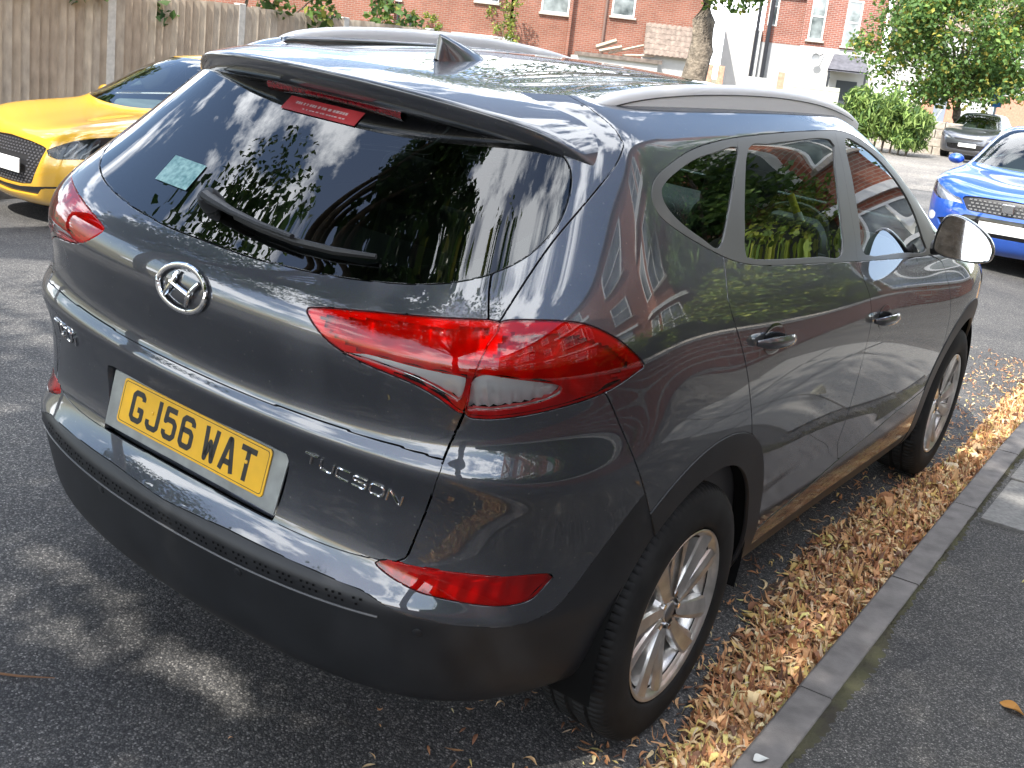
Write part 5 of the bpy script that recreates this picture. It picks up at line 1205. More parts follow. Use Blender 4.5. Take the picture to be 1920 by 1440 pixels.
def street_car(name, label, L, W, H, m_paint, pos, rz, z, feats, fine=True, plate=None, group=None):
    """feats: front-view polygons (|x|, z): headlamp, grille, intake, slit, fog"""
    net = small_car_net(L, W, H); nv, nu = net.shape[:2]
    kv, ku = (9, 10) if fine else (4, 4)
    tv = np.linspace(0, nv-1, (nv-1)*kv+1); tu = np.linspace(0, nu-1, (nu-1)*ku+1)
    S, N = surface(net, tv, tu); S[:, 0, 0] = 0; S[:, -1, 0] = 0
    n = len(tu); F = [(i*n+j, i*n+j+1, (i+1)*n+j+1, (i+1)*n+j) for i in range(len(tv)-1) for j in range(n-1)]
    TV, TU = np.meshgrid(tv, tu, indexing='ij'); sk = Skin(S.reshape(-1, 3), N.reshape(-1, 3), np.stack([TU.ravel(), TV.ravel()], 1), F)
    h = H/1.45
    fs = {k: poly2((0, 2), [(a*W/1.76, b*h) for a, b in v]) for k, v in feats.items()}
    scr = [(-1, 12.9), (4.6, 12.95), (6.1, 13.1), (6.3, 13.6), (6.2, 16.2), (5.4, 16.85), (-1, 17.0)]
    sidew = poly2((1, 2), [(1.32, 1.02*h), (1.75, 1.30*h), (2.05, 1.372*h), (L-1.3, 1.372*h), (L-.75, 1.31*h), (L-.72, 1.12*h), (L-1.0, 1.075*h)])
    rearw = [(nu-5.2, 14.2), (nu+1, 14.2), (nu+1, 16.7), (nu-5.2, 16.5)]
    for k, f in fs.items(): sk.cut(lambda P, UV, f=f: f(P))
    sk.cut(lambda P, UV: sdf(UV, scr)); sk.cut(lambda P, UV: sdf(UV, rearw)); sk.cut(lambda P, UV: sidew(P))
    wy = (.80, L-.72) if L < 4.2 else (.86, L-.85); wr = .31 if H < 1.5 else .33; az = wr+.005
    for y in wy: sk.cut(lambda P, UV, y=y: np.hypot(P[:, 1]-y, P[:, 2]-az)-(wr+.05))
    C_, UVc = sk.centers(); inn = {k: f(C_) > 0 for k, f in fs.items()}; isc = inside(UVc, scr); irw = inside(UVc, rearw); isd = sidew(C_) > 0
    pan = {}
    for i, f in enumerate(sk.F):
        front = C_[i, 1] < 1.0 and UVc[i, 1] < 12
        if UVc[i, 0] > 7 and any(math.hypot(C_[i, 1]-y, C_[i, 2]-az) < wr+.05 for y in wy) and C_[i, 0] > .6: continue
        key = 'body'
        if front:
            for k in fs:
                if inn[k][i]: key = k
        if isc[i]: key = 'screen'
        elif irw[i]: key = 'rearscreen'
        elif isd[i] and C_[i, 0] > .4: key = 'sidewin'
        pan.setdefault(key, []).append(f)
    root = empty(name, (pos[0], pos[1], z), rz); tag(root, label, 'car', group)
    gp = .0016 if fine else .0
    body = link('body', panel_mesh(sk.P, sk.N, pan['body'], 'body', full=True, gap=gp, hem=.03), m_paint, root)
    link('windscreen', panel_mesh(sk.P, sk.N, pan['screen'], 'windscreen', full=True, gap=.004, offset=-.004, hem=.005), M_GLASS, root)
    if 'rearscreen' in pan: link('rear_window', panel_mesh(sk.P, sk.N, pan['rearscreen'], 'rear_window', full=True, gap=.003, offset=-.003, hem=.005), M_GLASS_DARK, root)
    for mir in (False, True): link('side_window', panel_mesh(sk.P, sk.N, pan['sidewin'], 'side_window', mirror=mir, gap=.003, offset=-.003, hem=.005), M_GLASS_DARK, root)
    for k in pan:
        if k.startswith('headlamp'):
            for mir in (False, True):
                hl = link('headlight', panel_mesh(sk.P, sk.N, pan[k], 'headlight', mirror=mir, gap=.003, hem=.02), M_LENSCLEAR, root)
                link('reflector', panel_mesh(sk.P, sk.N, pan[k], 'reflector', mirror=mir, gap=.002, offset=-.035, rim=False), MATS.get('lamp_bowl_'+name) or M_REFL, hl)
        elif k.startswith('drl') or k.startswith('fog'):
            for mir in (False, True): link('daytime_light' if k.startswith('drl') else 'fog_light', panel_mesh(sk.P, sk.N, pan[k], k, mirror=mir, gap=.001, offset=.0015, hem=.01), M_REFL, root)
        elif k.startswith(('grille', 'intake', 'slit')):
            nm = {'grille': 'grille', 'intake': 'lower_intake', 'slit': 'corner_slot'}[k.rstrip('0123456789')]
            link(nm, panel_mesh(sk.P, sk.N, pan[k], nm, full=True, gap=-.002, offset=-.022, rim=False), M_GLOSSBLACK if not k.startswith('grille') else mat('grille_black', (.02, .02, .022), .35), root)
    dark = [f for k in pan if k not in ('screen', 'sidewin', 'rearscreen') for f in pan[k]]
    link('inner_shell', panel_mesh(sk.P, sk.N, dark, 'inner_shell', full=True, gap=0, offset=-.06, rim=False), M_DARK, root)
    for s in (1, -1):
        for y in wy:
            w = empty('wheel', (s*(.665*W/1.76+.09), y, wr), 0, root); w.rotation_euler = (.3*y, 0, 0 if s > 0 else math.pi); w.scale = (.9, wr/.351, wr/.351)
            link('tyre', TY, M_RUBBER, w); r_ = link('rim', RM, M_ALLOY, w); link('spokes', SP, M_ALLOY, r_)
            MB().lathe([(wr+.055, s*.80*W/1.76), (wr+.06, s*.5)], c=(0, y, az), seg=20, a0=R(-10), a1=R(190)).build('wheel_well', M_DARK, root)
        # door mirror
        c = Vector((s*(.86*W/1.76+.07), 1.42, 1.01*h)); P_ = []
        for a in np.linspace(0, 1, 7): rr = max(0, math.sin(math.pi*a)); P_.append([(c.x+.095*math.cos(t)*rr**.5, c.y-.05+.11*a, c.z+.062*math.sin(t)*rr**.5) for t in np.linspace(0, 2*math.pi, 17)])
        MB().grid(P_).build('door_mirror', m_paint, root, smooth=True); MB().box((s*(.80*W/1.76), 1.45, .985*h), (.10, .05, .03)).build('mirror_stalk', M_PLASTIC, root)
        soft('front_seat', (s*.34, 2.05, .90*h), (.46, .14, .66), M_CABIN, root, R(-14), .06); soft('headrest', (s*.34, 1.98, 1.28*h-.02), (.24, .09, .15), M_CABIN, root, 0, .04)
    soft('dashboard', (0, 1.55, .88*h), (1.25, .5, .20), mat('brightened_dash', (.16, .17, .17), .7), root, 0, .06)  # dash grey raised to brighten the windscreens; light put into its colour
    MB().bbox(-.62, .62, .9, L-.4, .17, .22).build('floor_pan', M_DARK, root)
    if plate:
        x_, z_, m_ = plate; MB().box((0, -.014, z_*h), (.52, .012, .111)).build('number_plate', m_, root, bevel=.003)
    return root, sk
M_YELLOW = paint_mat('yellow_metallic_paint', (0.80, 0.44, 0.025), .2, .25, .35)
M_BLUE = paint_mat('blue_metallic_paint', (0.015, 0.10, 0.52), .25, .45, .32)
M_GREY = paint_mat('silver_grey_paint', (0.09, 0.095, 0.11), .25, .6, .35)
M_SILVER = paint_mat('silver_paint', (0.55, 0.56, 0.58), .25, .7, .32)
MATS['lamp_bowl_blue_car'] = mat('bright_lamp_bowl', (.8, .8, .82), .3, metal=.4)
MATS['lamp_bowl_yellow_car'] = mat('dark_lamp_bowl', (.05, .055, .06), .2, metal=.6)
f_y = {'grille': [(-.01, .715), (.30, .700), (.46, .680), (.50, .665), (.44, .52), (.36, .37), (.20, .345), (-.01, .34)],
       'headlamp': [(.50, .655), (.58, .692), (.72, .758), (.885, .815), (.91, .805), (.86, .70), (.80, .625), (.62, .600), (.53, .618)],
       'drl1': [(.795, .640), (.825, .640), (.775, .44), (.755, .44)], 'intake': [(-.01, .325), (.20, .330), (.38, .352), (.70, .40), (.66, .375), (.46, .345), (.40, .285), (-.01, .262)]}
yc, sk = street_car('yellow_car', 'yellow hatchback with a dark mesh grille parked in front of the fence', 4.06, 1.76, 1.43, M_YELLOW, (-6.14, 2.31), R(-3.4), -.085, f_y, True, (0, .50, M_WPLATE))
for s in (1, -1):        # three claw strips in each headlight
    for k in range(3):
        x = .705+.048*k; q = []
        for t in np.linspace(0, 1, 5):
            X, Z_ = x-.035+.065*t, .622+.108*t
            d = (sk.P[:, 0]-X)**2+(sk.P[:, 2]-Z_)**2+np.where(sk.P[:, 1] > .9, 9, 0); i = int(np.argmin(d)); q.append(Vector(sk.P[i])-Vector(sk.N[i])*.012)
        MB().tube([(s*p.x, p.y, p.z) for p in q], .0065, 6).build('light_claw', mat('claw_white', (.75, .78, .80), .3), yc, smooth=True)
# grille mesh of small raised chips on the yellow car
gm = MB()
for i in range(22):
    for j in range(15):
        X = -.46+i*.044+(.022 if j % 2 else 0); Z_ = .36+j*.0225
        lim = np.interp(Z_, [.34, .37, .52, .665, .70], [.18, .34, .42, .475, .28])
        if abs(X) > lim or (abs(X) < .275 and .44 < Z_ < .565): continue
        d = (sk.P[:, 0]-abs(X))**2+(sk.P[:, 2]-Z_)**2+np.where(sk.P[:, 1] > .5, 9, 0); i_ = int(np.argmin(d)); y_ = sk.P[i_][1]+.018
        gm.box((X, y_, Z_), (.026, .008, .0095))
tag(gm.build('grille_chips', mat('chip_grey', (.22, .22, .24), .35, metal=.7), yc), kind='stuff')
f_b = {'grille': [(-.01, .735), (.34, .728), (.455, .715), (.475, .690), (.40, .585), (-.01, .575)],
       'headlamp': [(.485, .690), (.56, .700), (.74, .775), (.86, .835), (.895, .825), (.870, .720), (.74, .655), (.56, .645), (.46, .640)],
       'intake': [(-.01, .36), (.55, .36), (.66, .40), (.70, .46), (.52, .50), (.40, .545), (-.01, .545)], 'fog1': [(.775+.048*math.cos(t), .475+.046*math.sin(t)) for t in np.linspace(0, 6.28, 13)[:-1]]}
bc, skb = street_car('blue_car', 'bright blue car facing us, parked at the same kerb further along', 4.36, 1.84, 1.61, M_BLUE, (-.28, 10.14), R(-.95), -.10, f_b, True, (0, .455, M_WPLATE))
hx = MB()
for i in range(18):
    for j in range(4):
        X = -.43+i*.050+(.025 if j % 2 else 0); Z_ = .60+j*.031
        if abs(X) > np.interp(Z_, [.58, .70, .73], [.38, .45, .35]): continue
        d = (skb.P[:, 0]-abs(X)*1)**2+(skb.P[:, 2]-Z_*1.61/1.45)**2+np.where(skb.P[:, 1] > .5, 9, 0); i_ = int(np.argmin(d)); hx.box((X, skb.P[i_][1]+.016, Z_*1.61/1.45), (.030, .01, .017))
tag(hx.build('grille_cells', mat('cell_chrome', (.45, .45, .46), .25, metal=.9), bc), kind='stuff')
MB().box((0, -.012, .655*1.61/1.45), (.13, .02, .095)).build('badge', M_CHROME, bc, bevel=.012)
for k in (-.012, .012): pass
f_g = {'grille': [(-.01, .66), (.42, .66), (.40, .60), (-.01, .59)], 'headlamp': [(.52, .66), (.70, .74), (.87, .78), (.86, .70), (.72, .645), (.54, .63)], 'intake': [(-.01, .50), (.62, .48), (.60, .33), (-.01, .30)]}
street_car('grey_car', 'dark grey car parked far off under the round tree', 4.2, 1.76, 1.48, M_GREY, (-5.95, 33.6), R(4), -.02, f_g, False, (0, .46, M_WPLATE))
street_car('silver_car', 'silver car showing only its roof behind the blue car', 4.2, 1.76, 1.50, M_SILVER, (-.05, 15.6), 0, -.09, f_g, False, None)

# ------------------------------------------------------------------ fence along the left pavement
M_WOOD = [mat('fence_board_%d' % k, c, .85, noise=(7+k, .22, 6), bump=(60, .5, .003)) for k, c in enumerate(((.40, .33, .255), (.36, .295, .225), (.43, .365, .285), (.33, .265, .20), (.38, .325, .26)))]
M_CONC = mat('concrete_post', (.50, .48, .44), .85, noise=(20, .15, 5))
fence = empty('fence', (-8.2, 4.66, 0)); tag(fence, 'tall weathered close-board wooden fence with concrete posts along the far pavement', 'fence')
BOARD = [MB().prism([(0, 0), (.102, 0), (.102, .036), (0, .012)], 0, 1.0, lambda a, b, h: (b, a, h)).mesh('board') for _ in range(1)][0]
for k, m in enumerate(M_WOOD): pass
bmesh_by = []
for m in M_WOOD:
    me = BOARD.copy(); me.materials.append(m); bmesh_by.append(me)
for b in range(-3, 4):
    y0 = b*1.74
    MB().prism([(-.05, -.05), (.05, -.05), (.05, .05), (-.05, .05)], -.4, 1.88, lambda a, c, h: (a, c+y0, h)).build('post', M_CONC, fence, bevel=.008)
    for i in range(17):
        o = link('board', bmesh_by[rng.randrange(5)], None, fence); yy = y0+.055+i*.0965
        o.location = (.012+rng.uniform(-.003, .003), yy, -.18); o.scale = (1, 1, 2.04+rng.uniform(-.008, .008)); o.rotation_euler = (rng.uniform(-.004, .004), 0, rng.uniform(-.03, .03))
    for z in (.25, .95, 1.6): MB().box((-.035, y0+.87, z), (.05, 1.64, .075)).build('rail', M_WOOD[1], fence)

# ------------------------------------------------------------------ houses
def brick_mat(name, c1, c2, mortar, scale=1.0):
    m = mat(name, c1, .88, spec=.2); nt = m.node_tree; b = nt.nodes['Principled BSDF']; tcn = [n for n in nt.nodes if n.type == 'TEX_COORD'][0]
    sp = nt.nodes.new('ShaderNodeSeparateXYZ'); cb = nt.nodes.new('ShaderNodeCombineXYZ'); ad = nt.nodes.new('ShaderNodeMath'); ad.operation = 'ADD'
    L = nt.links.new; L(tcn.outputs['Object'], sp.inputs['Vector']); L(sp.outputs['X'], ad.inputs[0]); L(sp.outputs['Y'], ad.inputs[1]); L(ad.outputs['Value'], cb.inputs['X']); L(sp.outputs['Z'], cb.inputs['Y'])
    br = nt.nodes.new('ShaderNodeTexBrick'); br.inputs['Color1'].default_value = (*c1, 1); br.inputs['Color2'].default_value = (*c2, 1); br.inputs['Mortar'].default_value = (*mortar, 1)
    br.inputs['Scale'].default_value = scale; br.inputs['Brick Width'].default_value = .235; br.inputs['Row Height'].default_value = .078; br.inputs['Mortar Size'].default_value = .009; br.inputs['Bias'].default_value = -.1
    L(cb.outputs['Vector'], br.inputs['Vector'])
    n = nt.nodes.new('ShaderNodeTexNoise'); n.inputs['Scale'].default_value = .9; n.inputs['Detail'].default_value = 6; L(tcn.outputs['Object'], n.inputs['Vector'])
    r = nt.nodes.new('ShaderNodeValToRGB'); r.color_ramp.elements[0].position = .3; r.color_ramp.elements[0].color = (.8, .78, .76, 1); r.color_ramp.elements[1].position = .75; r.color_ramp.elements[1].color = (1.15, 1.15, 1.15, 1); L(n.outputs['Fac'], r.inputs['Fac'])
    mx_ = nt.nodes.new('ShaderNodeMixRGB'); mx_.blend_type = 'MULTIPLY'; mx_.inputs['Fac'].default_value = 1; L(br.outputs['Color'], mx_.inputs['Color1']); L(r.outputs['Color'], mx_.inputs['Color2']); L(mx_.outputs['Color'], b.inputs['Base Color'])
    bp = nt.nodes.new('ShaderNodeBump'); bp.inputs['Strength'].default_value = .6; bp.inputs['Distance'].default_value = .01; L(br.outputs['Fac'], bp.inputs['Height']); bp.invert = True; L(bp.outputs['Normal'], b.inputs['Normal'])
    return m
M_BRICK = brick_mat('orange_red_brick', (.27, .105, .070), (.215, .080, .055), (.27, .21, .17))
M_BRICK2 = brick_mat('brown_red_brick', (.29, .105, .075), (.22, .078, .060), (.36, .30, .26))
M_RENDER = mat('white_render', (.52, .515, .50), .85, noise=(2.2, .08, 6))
M_RENDERG = mat('shaded_render', (.38, .385, .39), .85, noise=(2.2, .08, 6))  # white render again, greyed: shade of the side wall put into the colour
M_WHITE = mat('white_frame', (.80, .80, .78), .4)
M_TILE = mat('brown_concrete_tile', (.20, .155, .125), .85, noise=(5, .3, 5))
M_SLATE = mat('slate_roof', (.10, .10, .115), .6, noise=(6, .3, 5))
M_PIPE = mat('black_pipe', (.02, .022, .028), .5)
M_PANE = mat('window_pane', (.10, .125, .13), .06, coat=.5, noise=(1.6, .5, 3, (.36, .40, .40)))
M_CURT = mat('net_curtain', (.62, .63, .62), .9, noise=(5, .15, 4))
M_STONE = mat('sill_stone', (.42, .38, .33), .85, noise=(14, .15, 4))
def house(name, label, px, py, tx, ty, z=-.2):
    o = empty(name, (px, py, z), math.atan2(ty, tx)); tag(o, label, 'house'); return o
def window(root, s, z, w, h, depth=.08, y=0.0, sill=True, bars=1, curtain=False):
    """window in a wall whose face is local y=y, outward -y"""
    fr = MB(); t = .06
    fr.bbox(s-w/2, s+w/2, y-.030, y+.04, z, z+t).bbox(s-w/2, s+w/2, y-.030, y+.04, z+h-t, z+h).bbox(s-w/2, s-w/2+t, y-.0305, y+.04, z+t, z+h-t).bbox(s+w/2-t, s+w/2, y-.0305, y+.04, z+t, z+h-t)
    if bars: fr.bbox(s-w/2+t, s+w/2-t, y-.028, y+.03, z+h*.52-.03, z+h*.52+.03)
    if bars > 1: fr.bbox(s-.03, s+.03, y-.027, y+.03, z+t, z+h-t)
    f = fr.build('window', M_WHITE, root)
    MB().bbox(s-w/2+t*.5, s+w/2-t*.5, y-.004, y+.012, z+t*.5, z+h-t*.5).build('pane', M_CURT if curtain else M_PANE, f)
    if sill: MB().bbox(s-w/2-.08, s+w/2+.08, y-.11, y+.02, z-.09, z-.004).build('sill', M_STONE, f)
    return f
def gable_roof(root, x0, x1, y0, y1, z0, h, m, over=.25):
    ym = (y0+y1)/2; mb = MB(); t = .10
    for a, b in ((y0-over, ym), (y1+over, ym)):
        zz = z0-over*h/((y1-y0)/2); mb.poly([(x0-over, a, zz), (x1+over, a, zz), (x1+over, b, z0+h), (x0-over, b, z0+h)]); mb.poly([(x0-over, a, zz-t), (x1+over, a, zz-t), (x1+over, b, z0+h-t), (x0-over, b, z0+h-t)]); mb.quad((x0-over, a, zz), (x1+over, a, zz), (x1+over, a, zz-t), (x0-over, a, zz-t))
    r = mb.build('roof', m, root, fix=False)
    for x in (x0, x1): MB().poly([(x, y0, z0), (x, y1, z0), (x, ym, z0+h)]).build('gable', root.get('gm') or M_BRICK, r, fix=False)
    return r
# brick backs beyond the fence
A = house('brick_house', 'orange brick house back with two white windows beyond the car roof', -22.82, 36.35, .78, .62)
MB().bbox(-2.2, 5.6, 0, 9, 0, 6.2).build('wall', M_BRICK, A); gable_roof(A, -2.2, 5.6, 0, 9, 6.2, 2.8, M_SLATE)
window(A, -.53, 3.66, 1.15, 1.5); window(A, 2.26, 3.84, .95, 1.4)
for s in (1.55,): MB().tube([(s, -.06, .2), (s, -.06, 6.0)], .055, 8).build('drain_pipe', mat('brown_pipe', (.16, .10, .08), .6), A)
MB().bbox(.06, .16, -.30, .0, 0, 6.2).build('pier', M_BRICK, A)
A2 = house('brick_house', 'red brick rear wing behind the fence with a climbing plant beside it', -22.82-.78*2.2, 36.35-.62*2.2-.2, .78, .62)
MB().bbox(-26, -.02, .1, 9, 0, 6.0).build('wall', M_BRICK, A2); gable_roof(A2, -26, -.02, .1, 9, 6.0, 2.6, M_SLATE)
window(A2, -1.0, 3.80, .95, 1.4, y=.1); window(A2, -5.0, 3.5, 1.0, 1.4, y=.1); MB().bbox(-4.86, -4.70, -.02, .10, 0, 6.0).build('pier', M_BRICK2, A2)
MB().tube([(-4.55, .05, .2), (-4.55, .05, 5.8)], .05, 8).build('drain_pipe', M_PIPE, A2); MB().tube([(-4.0, .05, .2), (-4.0, .05, 3.0)], .06, 8).build('drain_pipe', M_PIPE, A2)
# low white shed roof and sheds in front of the brick wall
S1 = house('garden_shed', 'low white topped shed roof in front of the brick wing', -26.0, 33.2, .78, .62); MB().poly([(-.2, 0, 2.30), (2.3, 0, 2.34), (2.3, 1.6, 2.95), (-.2, 1.6, 2.9)]).build('roof', M_RENDER, S1); MB().bbox(-.1, 2.2, .1, 1.5, 0, 2.28).build('wall', M_BRICK, S1)
S2 = house('outbuilding', 'flat roofed outbuilding with rubble and planks lying on its roof', -22.0, 35.6, .78, .62)
MB().bbox(.15, 3.6, .0, 1.4, 0, 2.1).build('wall', M_RENDER, S2); MB().bbox(.3, 3.75, -.12, 1.5, 2.1, 2.26).build('flat_roof', mat('felt_roof', (.16, .13, .11), .9, noise=(6, .4, 5)), S2)
for k, (a, b, c, d, w) in enumerate(((1.2, 2.36, 2.1, 2.62, .14), (1.6, 2.32, 3.0, 2.78, .10), (2.2, 2.30, 3.5, 2.42, .10), (1.1, 2.50, 1.9, 2.84, .20))): MB().tube([(a, .3+.1*k, b), (c, .3+.1*k, d)], w*.5, 4).build('plank', M_WOOD[k % 5], S2)
# tiled lean-to: every course of tiles a strip of rounded pantiles
S3 = house('tiled_lean_to', 'lean-to with a steep brown pantiled roof beside the tree trunk', -19.98, 38.0, .78, .62)
MB().bbox(.0, 2.4, .1, 2.2, 0, 2.45).build('wall', M_RENDER, S3)
for c in range(8):
    rows = []
    for t in (0, 1):
        row = []
        for i in range(73):
            s_ = i/72*2.5-.05; f = (c+t*1.04)/8; y_ = -.25+1.0*f; z_ = 2.42+1.75*f+.035*abs(math.sin(s_*math.pi/.21))+(.028 if t == 0 else 0); row.append((s_+.10*f, y_, z_))
        rows.append(row)
    rows.insert(0, [(x, y_+.005, z_-.03) for x, y_, z_ in rows[0]])
    MB().grid(rows).build('tile_course', M_TILE, S3)
# white rendered corner house with brick upper floor and porch
B = house('white_house', 'white rendered corner house with brick upper floor, black pipes and porch', -15.85, 44.31, .94, .35); B['gm'] = M_BRICK2
MB().bbox(-.02, 3.3, 0, 8, 0, 3.60).build('lower_wall', M_RENDER, B); MB().bbox(-.03, 3.31, -.01, 8.01, 3.60, 6.6).build('upper_wall', M_BRICK2, B)
MB().bbox(-1.7, -.03, .55, 8, 0, 3.58).build('side_wall', M_RENDERG, B); MB().bbox(-1.69, -.04, .54, 8, 3.58, 6.5).build('side_upper_wall', M_BRICK2, B)
MB().bbox(-3.3, -1.71, .3, 7, 0, 4.05).build('white_annex', M_RENDER, B); gable_roof(B, -1.7, 3.3, 0, 8, 6.6, 2.5, M_TILE)
window(B, .55, 3.86, .62, 1.9, y=-.01); window(B, 2.0, 3.74, .62, 1.9, y=-.01); window(B, -1.35, 4.3, .40, 1.6, y=.54, sill=False)
for s, w in ((-1.92, .075), (-1.42, .09)): MB().tube([(s, .20, 1.9), (s, .20, 6.6)], w, 8).build('drain_pipe', M_PIPE, B)
MB().tube([(1.02, -.08, 3.32), (.85, -.30, 3.20), (.70, -.34, 3.12)], .02, 6).build('dish_bracket', M_PIPE, B)
MB().lathe([(0, .05), (.10, .035), (.17, 0)], axis='y', seg=18).build('satellite_dish', mat('dish_grey', (.22, .23, .24), .6), B).location = (.72, -.42, 3.14)
pr = MB(); pr.poly([(1.28, -1.0, 2.72), (2.95, -1.0, 2.72), (2.75, .0, 3.38), (1.46, .0, 3.38)]); pr.poly([(1.28, -1.0, 2.64), (2.95, -1.0, 2.64), (2.75, .0, 3.30), (1.46, .0, 3.30)]); pr.poly([(1.28, -1.0, 2.72), (1.46, 0, 3.38), (1.30, 0, 2.64), (1.28, -1, 2.64)])
pr.build('porch_roof', M_SLATE, B, fix=False); MB().poly([(1.30, -.98, 2.64), (1.48, 0, 3.34), (1.30, 0, 2.62)]).build('porch_cheek', M_RENDER, B, fix=False)
for s in (1.36, 2.85): MB().box((s, -.92, 1.32), (.09, .09, 2.64)).build('porch_post', M_PIPE, B)
MB().box((1.40, -.5, 2.35), (.06, .85, .06)).box((1.40, -.5, 1.85), (.06, .85, .06)).build('porch_rail', M_PIPE, B); MB().bbox(1.75, 2.6, -.02, .03, .2, 2.3).build('door', mat('dark_door', (.05, .06, .07), .5), B)
BW = empty('garden_wall', (-15.85, 44.31, -.2), math.atan2(.35, .94)); tag(BW, 'white painted garden wall with brick piers before the white house', 'wall')
MB().bbox(-2.1, -.62, -6.2, -6.0, 0, 2.02).build('wall_panel', M_RENDER, BW); MB().bbox(-.30, 1.75, -6.2, -6.05, 0, 1.95).build('gate_panel', mat('pale_green_boards', (.56, .58, .48), .7, noise=(3, .08, 4)), BW)
for s in (-3.2, -2.75, -.46): MB().box((s, -6.1, 1.15), (.24, .24, 2.3)).build('pier', mat('pink_brick_pier', (.45, .25, .17), .85, noise=(8, .3, 5)), BW)
for z in (.45, .9, 1.35, 1.8): MB().bbox(-.29, 1.74, -6.215, -6.20, z, z+.02).build('board_joint', mat('joint_grey', (.36, .37, .32), .8), BW)
MB().bbox(-3.7, -2.1, -6.15, -6.0, 0, 1.1).build('low_wall', mat('stone_wall', (.36, .30, .24), .9, noise=(4, .35, 5)), BW)
# far house behind the round tree
Ch = house('far_house', 'far brick house with a grey door and wide white window under the tree', -13.43, 59.71, .98, .2, 0.0)
MB().bbox(-.95, 4.6, 0, 8, 0, 2.35).build('wall', mat('pink_brick', (.46, .22, .15), .88, noise=(10, .2, 5)), Ch); MB().bbox(-3.2, 4.9, -.06, 8, 2.35, 5.6).build('upper_wall', M_RENDER, Ch); gable_roof(Ch, -3.2, 4.9, -.06, 8, 5.6, 2.6, M_TILE)
dr_ = MB().bbox(-.30, .32, -.05, .02, .25, 1.98).build('door', mat('grey_door', (.20, .23, .28), .5), Ch); MB().poly([(-.10, -.056, .9), (-.10, -.056, 1.75), (.22, -.056, 1.55)]).build('door_glass', M_PANE, dr_, fix=False); MB().tube([(-.17, -.06, .5), (.22, -.06, 1.5), (-.12, -.06, 1.8)], .025, 4).build('door_trim', M_WHITE, dr_)
window(Ch, 1.75, .98, 1.55, 1.15, y=0, bars=0, curtain=True)
MB().bbox(-.45, .9, -1.6, -.1, -.2, .22).bbox(-.45, .9, -2.2, -1.6, -.2, .05).build('steps', M_STONE, Ch)
MB().bbox(2.58, 2.78, -.06, 0, .9, 2.1).build('blue_curtain', mat('pale_blue', (.35, .50, .66), .7), Ch)
ST = empty('stone_wall', (-9.0, 34.4, -.05), R(8)); tag(ST, 'low stone garden wall beside the drooping hedge', 'wall')
for k in range(5):
    for j in range(4): MB().box((k*.52+(.26 if j % 2 else 0), 0, .16+j*.27), (.50, .30, .255)).build('stone', mat('wall_stone', (.33, .29, .24), .9, noise=(9, .3, 5)), ST, bevel=.02)
BS = empty('round_sign', (-6.3, 38.2, -.05)); tag(BS, 'round blue sign on a grey post in front of the far house', 'sign')
MB().tube([(0, 0, 0), (0, 0, 2.6)], .04, 8).build('post', mat('sign_post_grey', (.3, .32, .33), .5), BS, smooth=True)
MB().lathe([(0, -.05), (.27, -.05), (.28, -.04), (.28, -.02)], c=(0, 0, 2.36), axis='y', seg=28).build('disc', mat('sign_blue', (.02, .22, .60), .4), BS); MB().box((.02, -.045, 1.90), (.34, .02, .30)).build('plate', mat('sign_blue2', (.03, .16, .45), .4), BS)

# ------------------------------------------------------------------ terrace on the near side (seen in the paintwork)
M_BRICKT = brick_mat('terrace_brick', (.36, .135, .085), (.29, .10, .065), (.38, .30, .25))
def terrace(y0, k):  # row turned so the sun strikes the fronts and brightens their reflection
    o = empty('terraced_house', (7.3+.39*(3.0-y0)/.92*1.0, y0, -.05), R(-67)); tag(o, ('brick terraced house with white bay windows, %s of the near terrace' % ['at the near end', 'next to the near end', 'in the middle', 'next to the far end', 'at the far end'][k]), 'house', 'terrace on the near side')
    o['gm'] = M_BRICK2; w = 5.6
    MB().bbox(0, w, 0, 8, 0, 8.8).build('wall', M_BRICKT, o); gable_roof(o, 0, w, 0, 8, 8.8, 3.0, M_SLATE, .2)
    bay = MB().prism([(.5, 0), (.95, -.75), (2.55, -.75), (3.0, 0)], 0, 6.1, lambda a, b, h: (a, b, h)).build('bay', M_BRICKT, o)
    for z in (.9, 3.8):
        window(o, 1.75, z, 1.45, 1.65, y=-.75, bars=2); 
        for sx, ang in ((.725, -1), (2.775, 1)):
            f = MB().bbox(-.32, .32, -.03, .03, z, z+1.65).build('window', M_WHITE, o); f.location = (sx, -.385, 0); f.rotation_euler = (0, 0, ang*math.atan2(.75, .45)); MB().bbox(-.25, .25, -.04, .035, z+.08, z+1.57).build('pane', M_PANE, f)
    window(o, 4.4, 3.8, .9, 1.65, bars=1); window(o, 4.4, 6.6, .9, 1.5, bars=1); window(o, 1.2, 6.6, .9, 1.5, bars=1); window(o, 2.3, 6.6, .9, 1.5, bars=1)
    d = MB().bbox(3.95, 4.85, -.04, .05, .1, 2.25).build('door', mat('door_%d' % k, ((.30, .03, .03), (.03, .08, .20), (.04, .12, .06), (.5, .5, .48), (.06, .06, .07))[k], .4), o); MB().bbox(4.05, 4.75, -.05, .04, 2.28, 2.75).build('fanlight', M_PANE, d)
    MB().bbox(3.8, 5.0, -.10, 0, 2.80, 3.02).build('lintel', M_WHITE, o); MB().bbox(.4, 3.1, -.85, 0, 2.75, 2.95).bbox(.4, 3.1, -.85, 0, 5.9, 6.2).build('bay_band', M_WHITE, o)
for k, y0 in enumerate((-7.3, -2.15, 3.0, 8.15, 13.3)): terrace(y0, k)
gw = empty('front_wall', (3.25, 3, -.1)); tag(gw, 'low brick front garden wall along the back of the near pavement', 'wall'); MB().bbox(-.11, .11, -16, 15, 0, .62).build('wall_panel', M_BRICK2, gw); MB().bbox(-.15, .15, -16, 15, .62, .69).build('coping', M_STONE, gw)

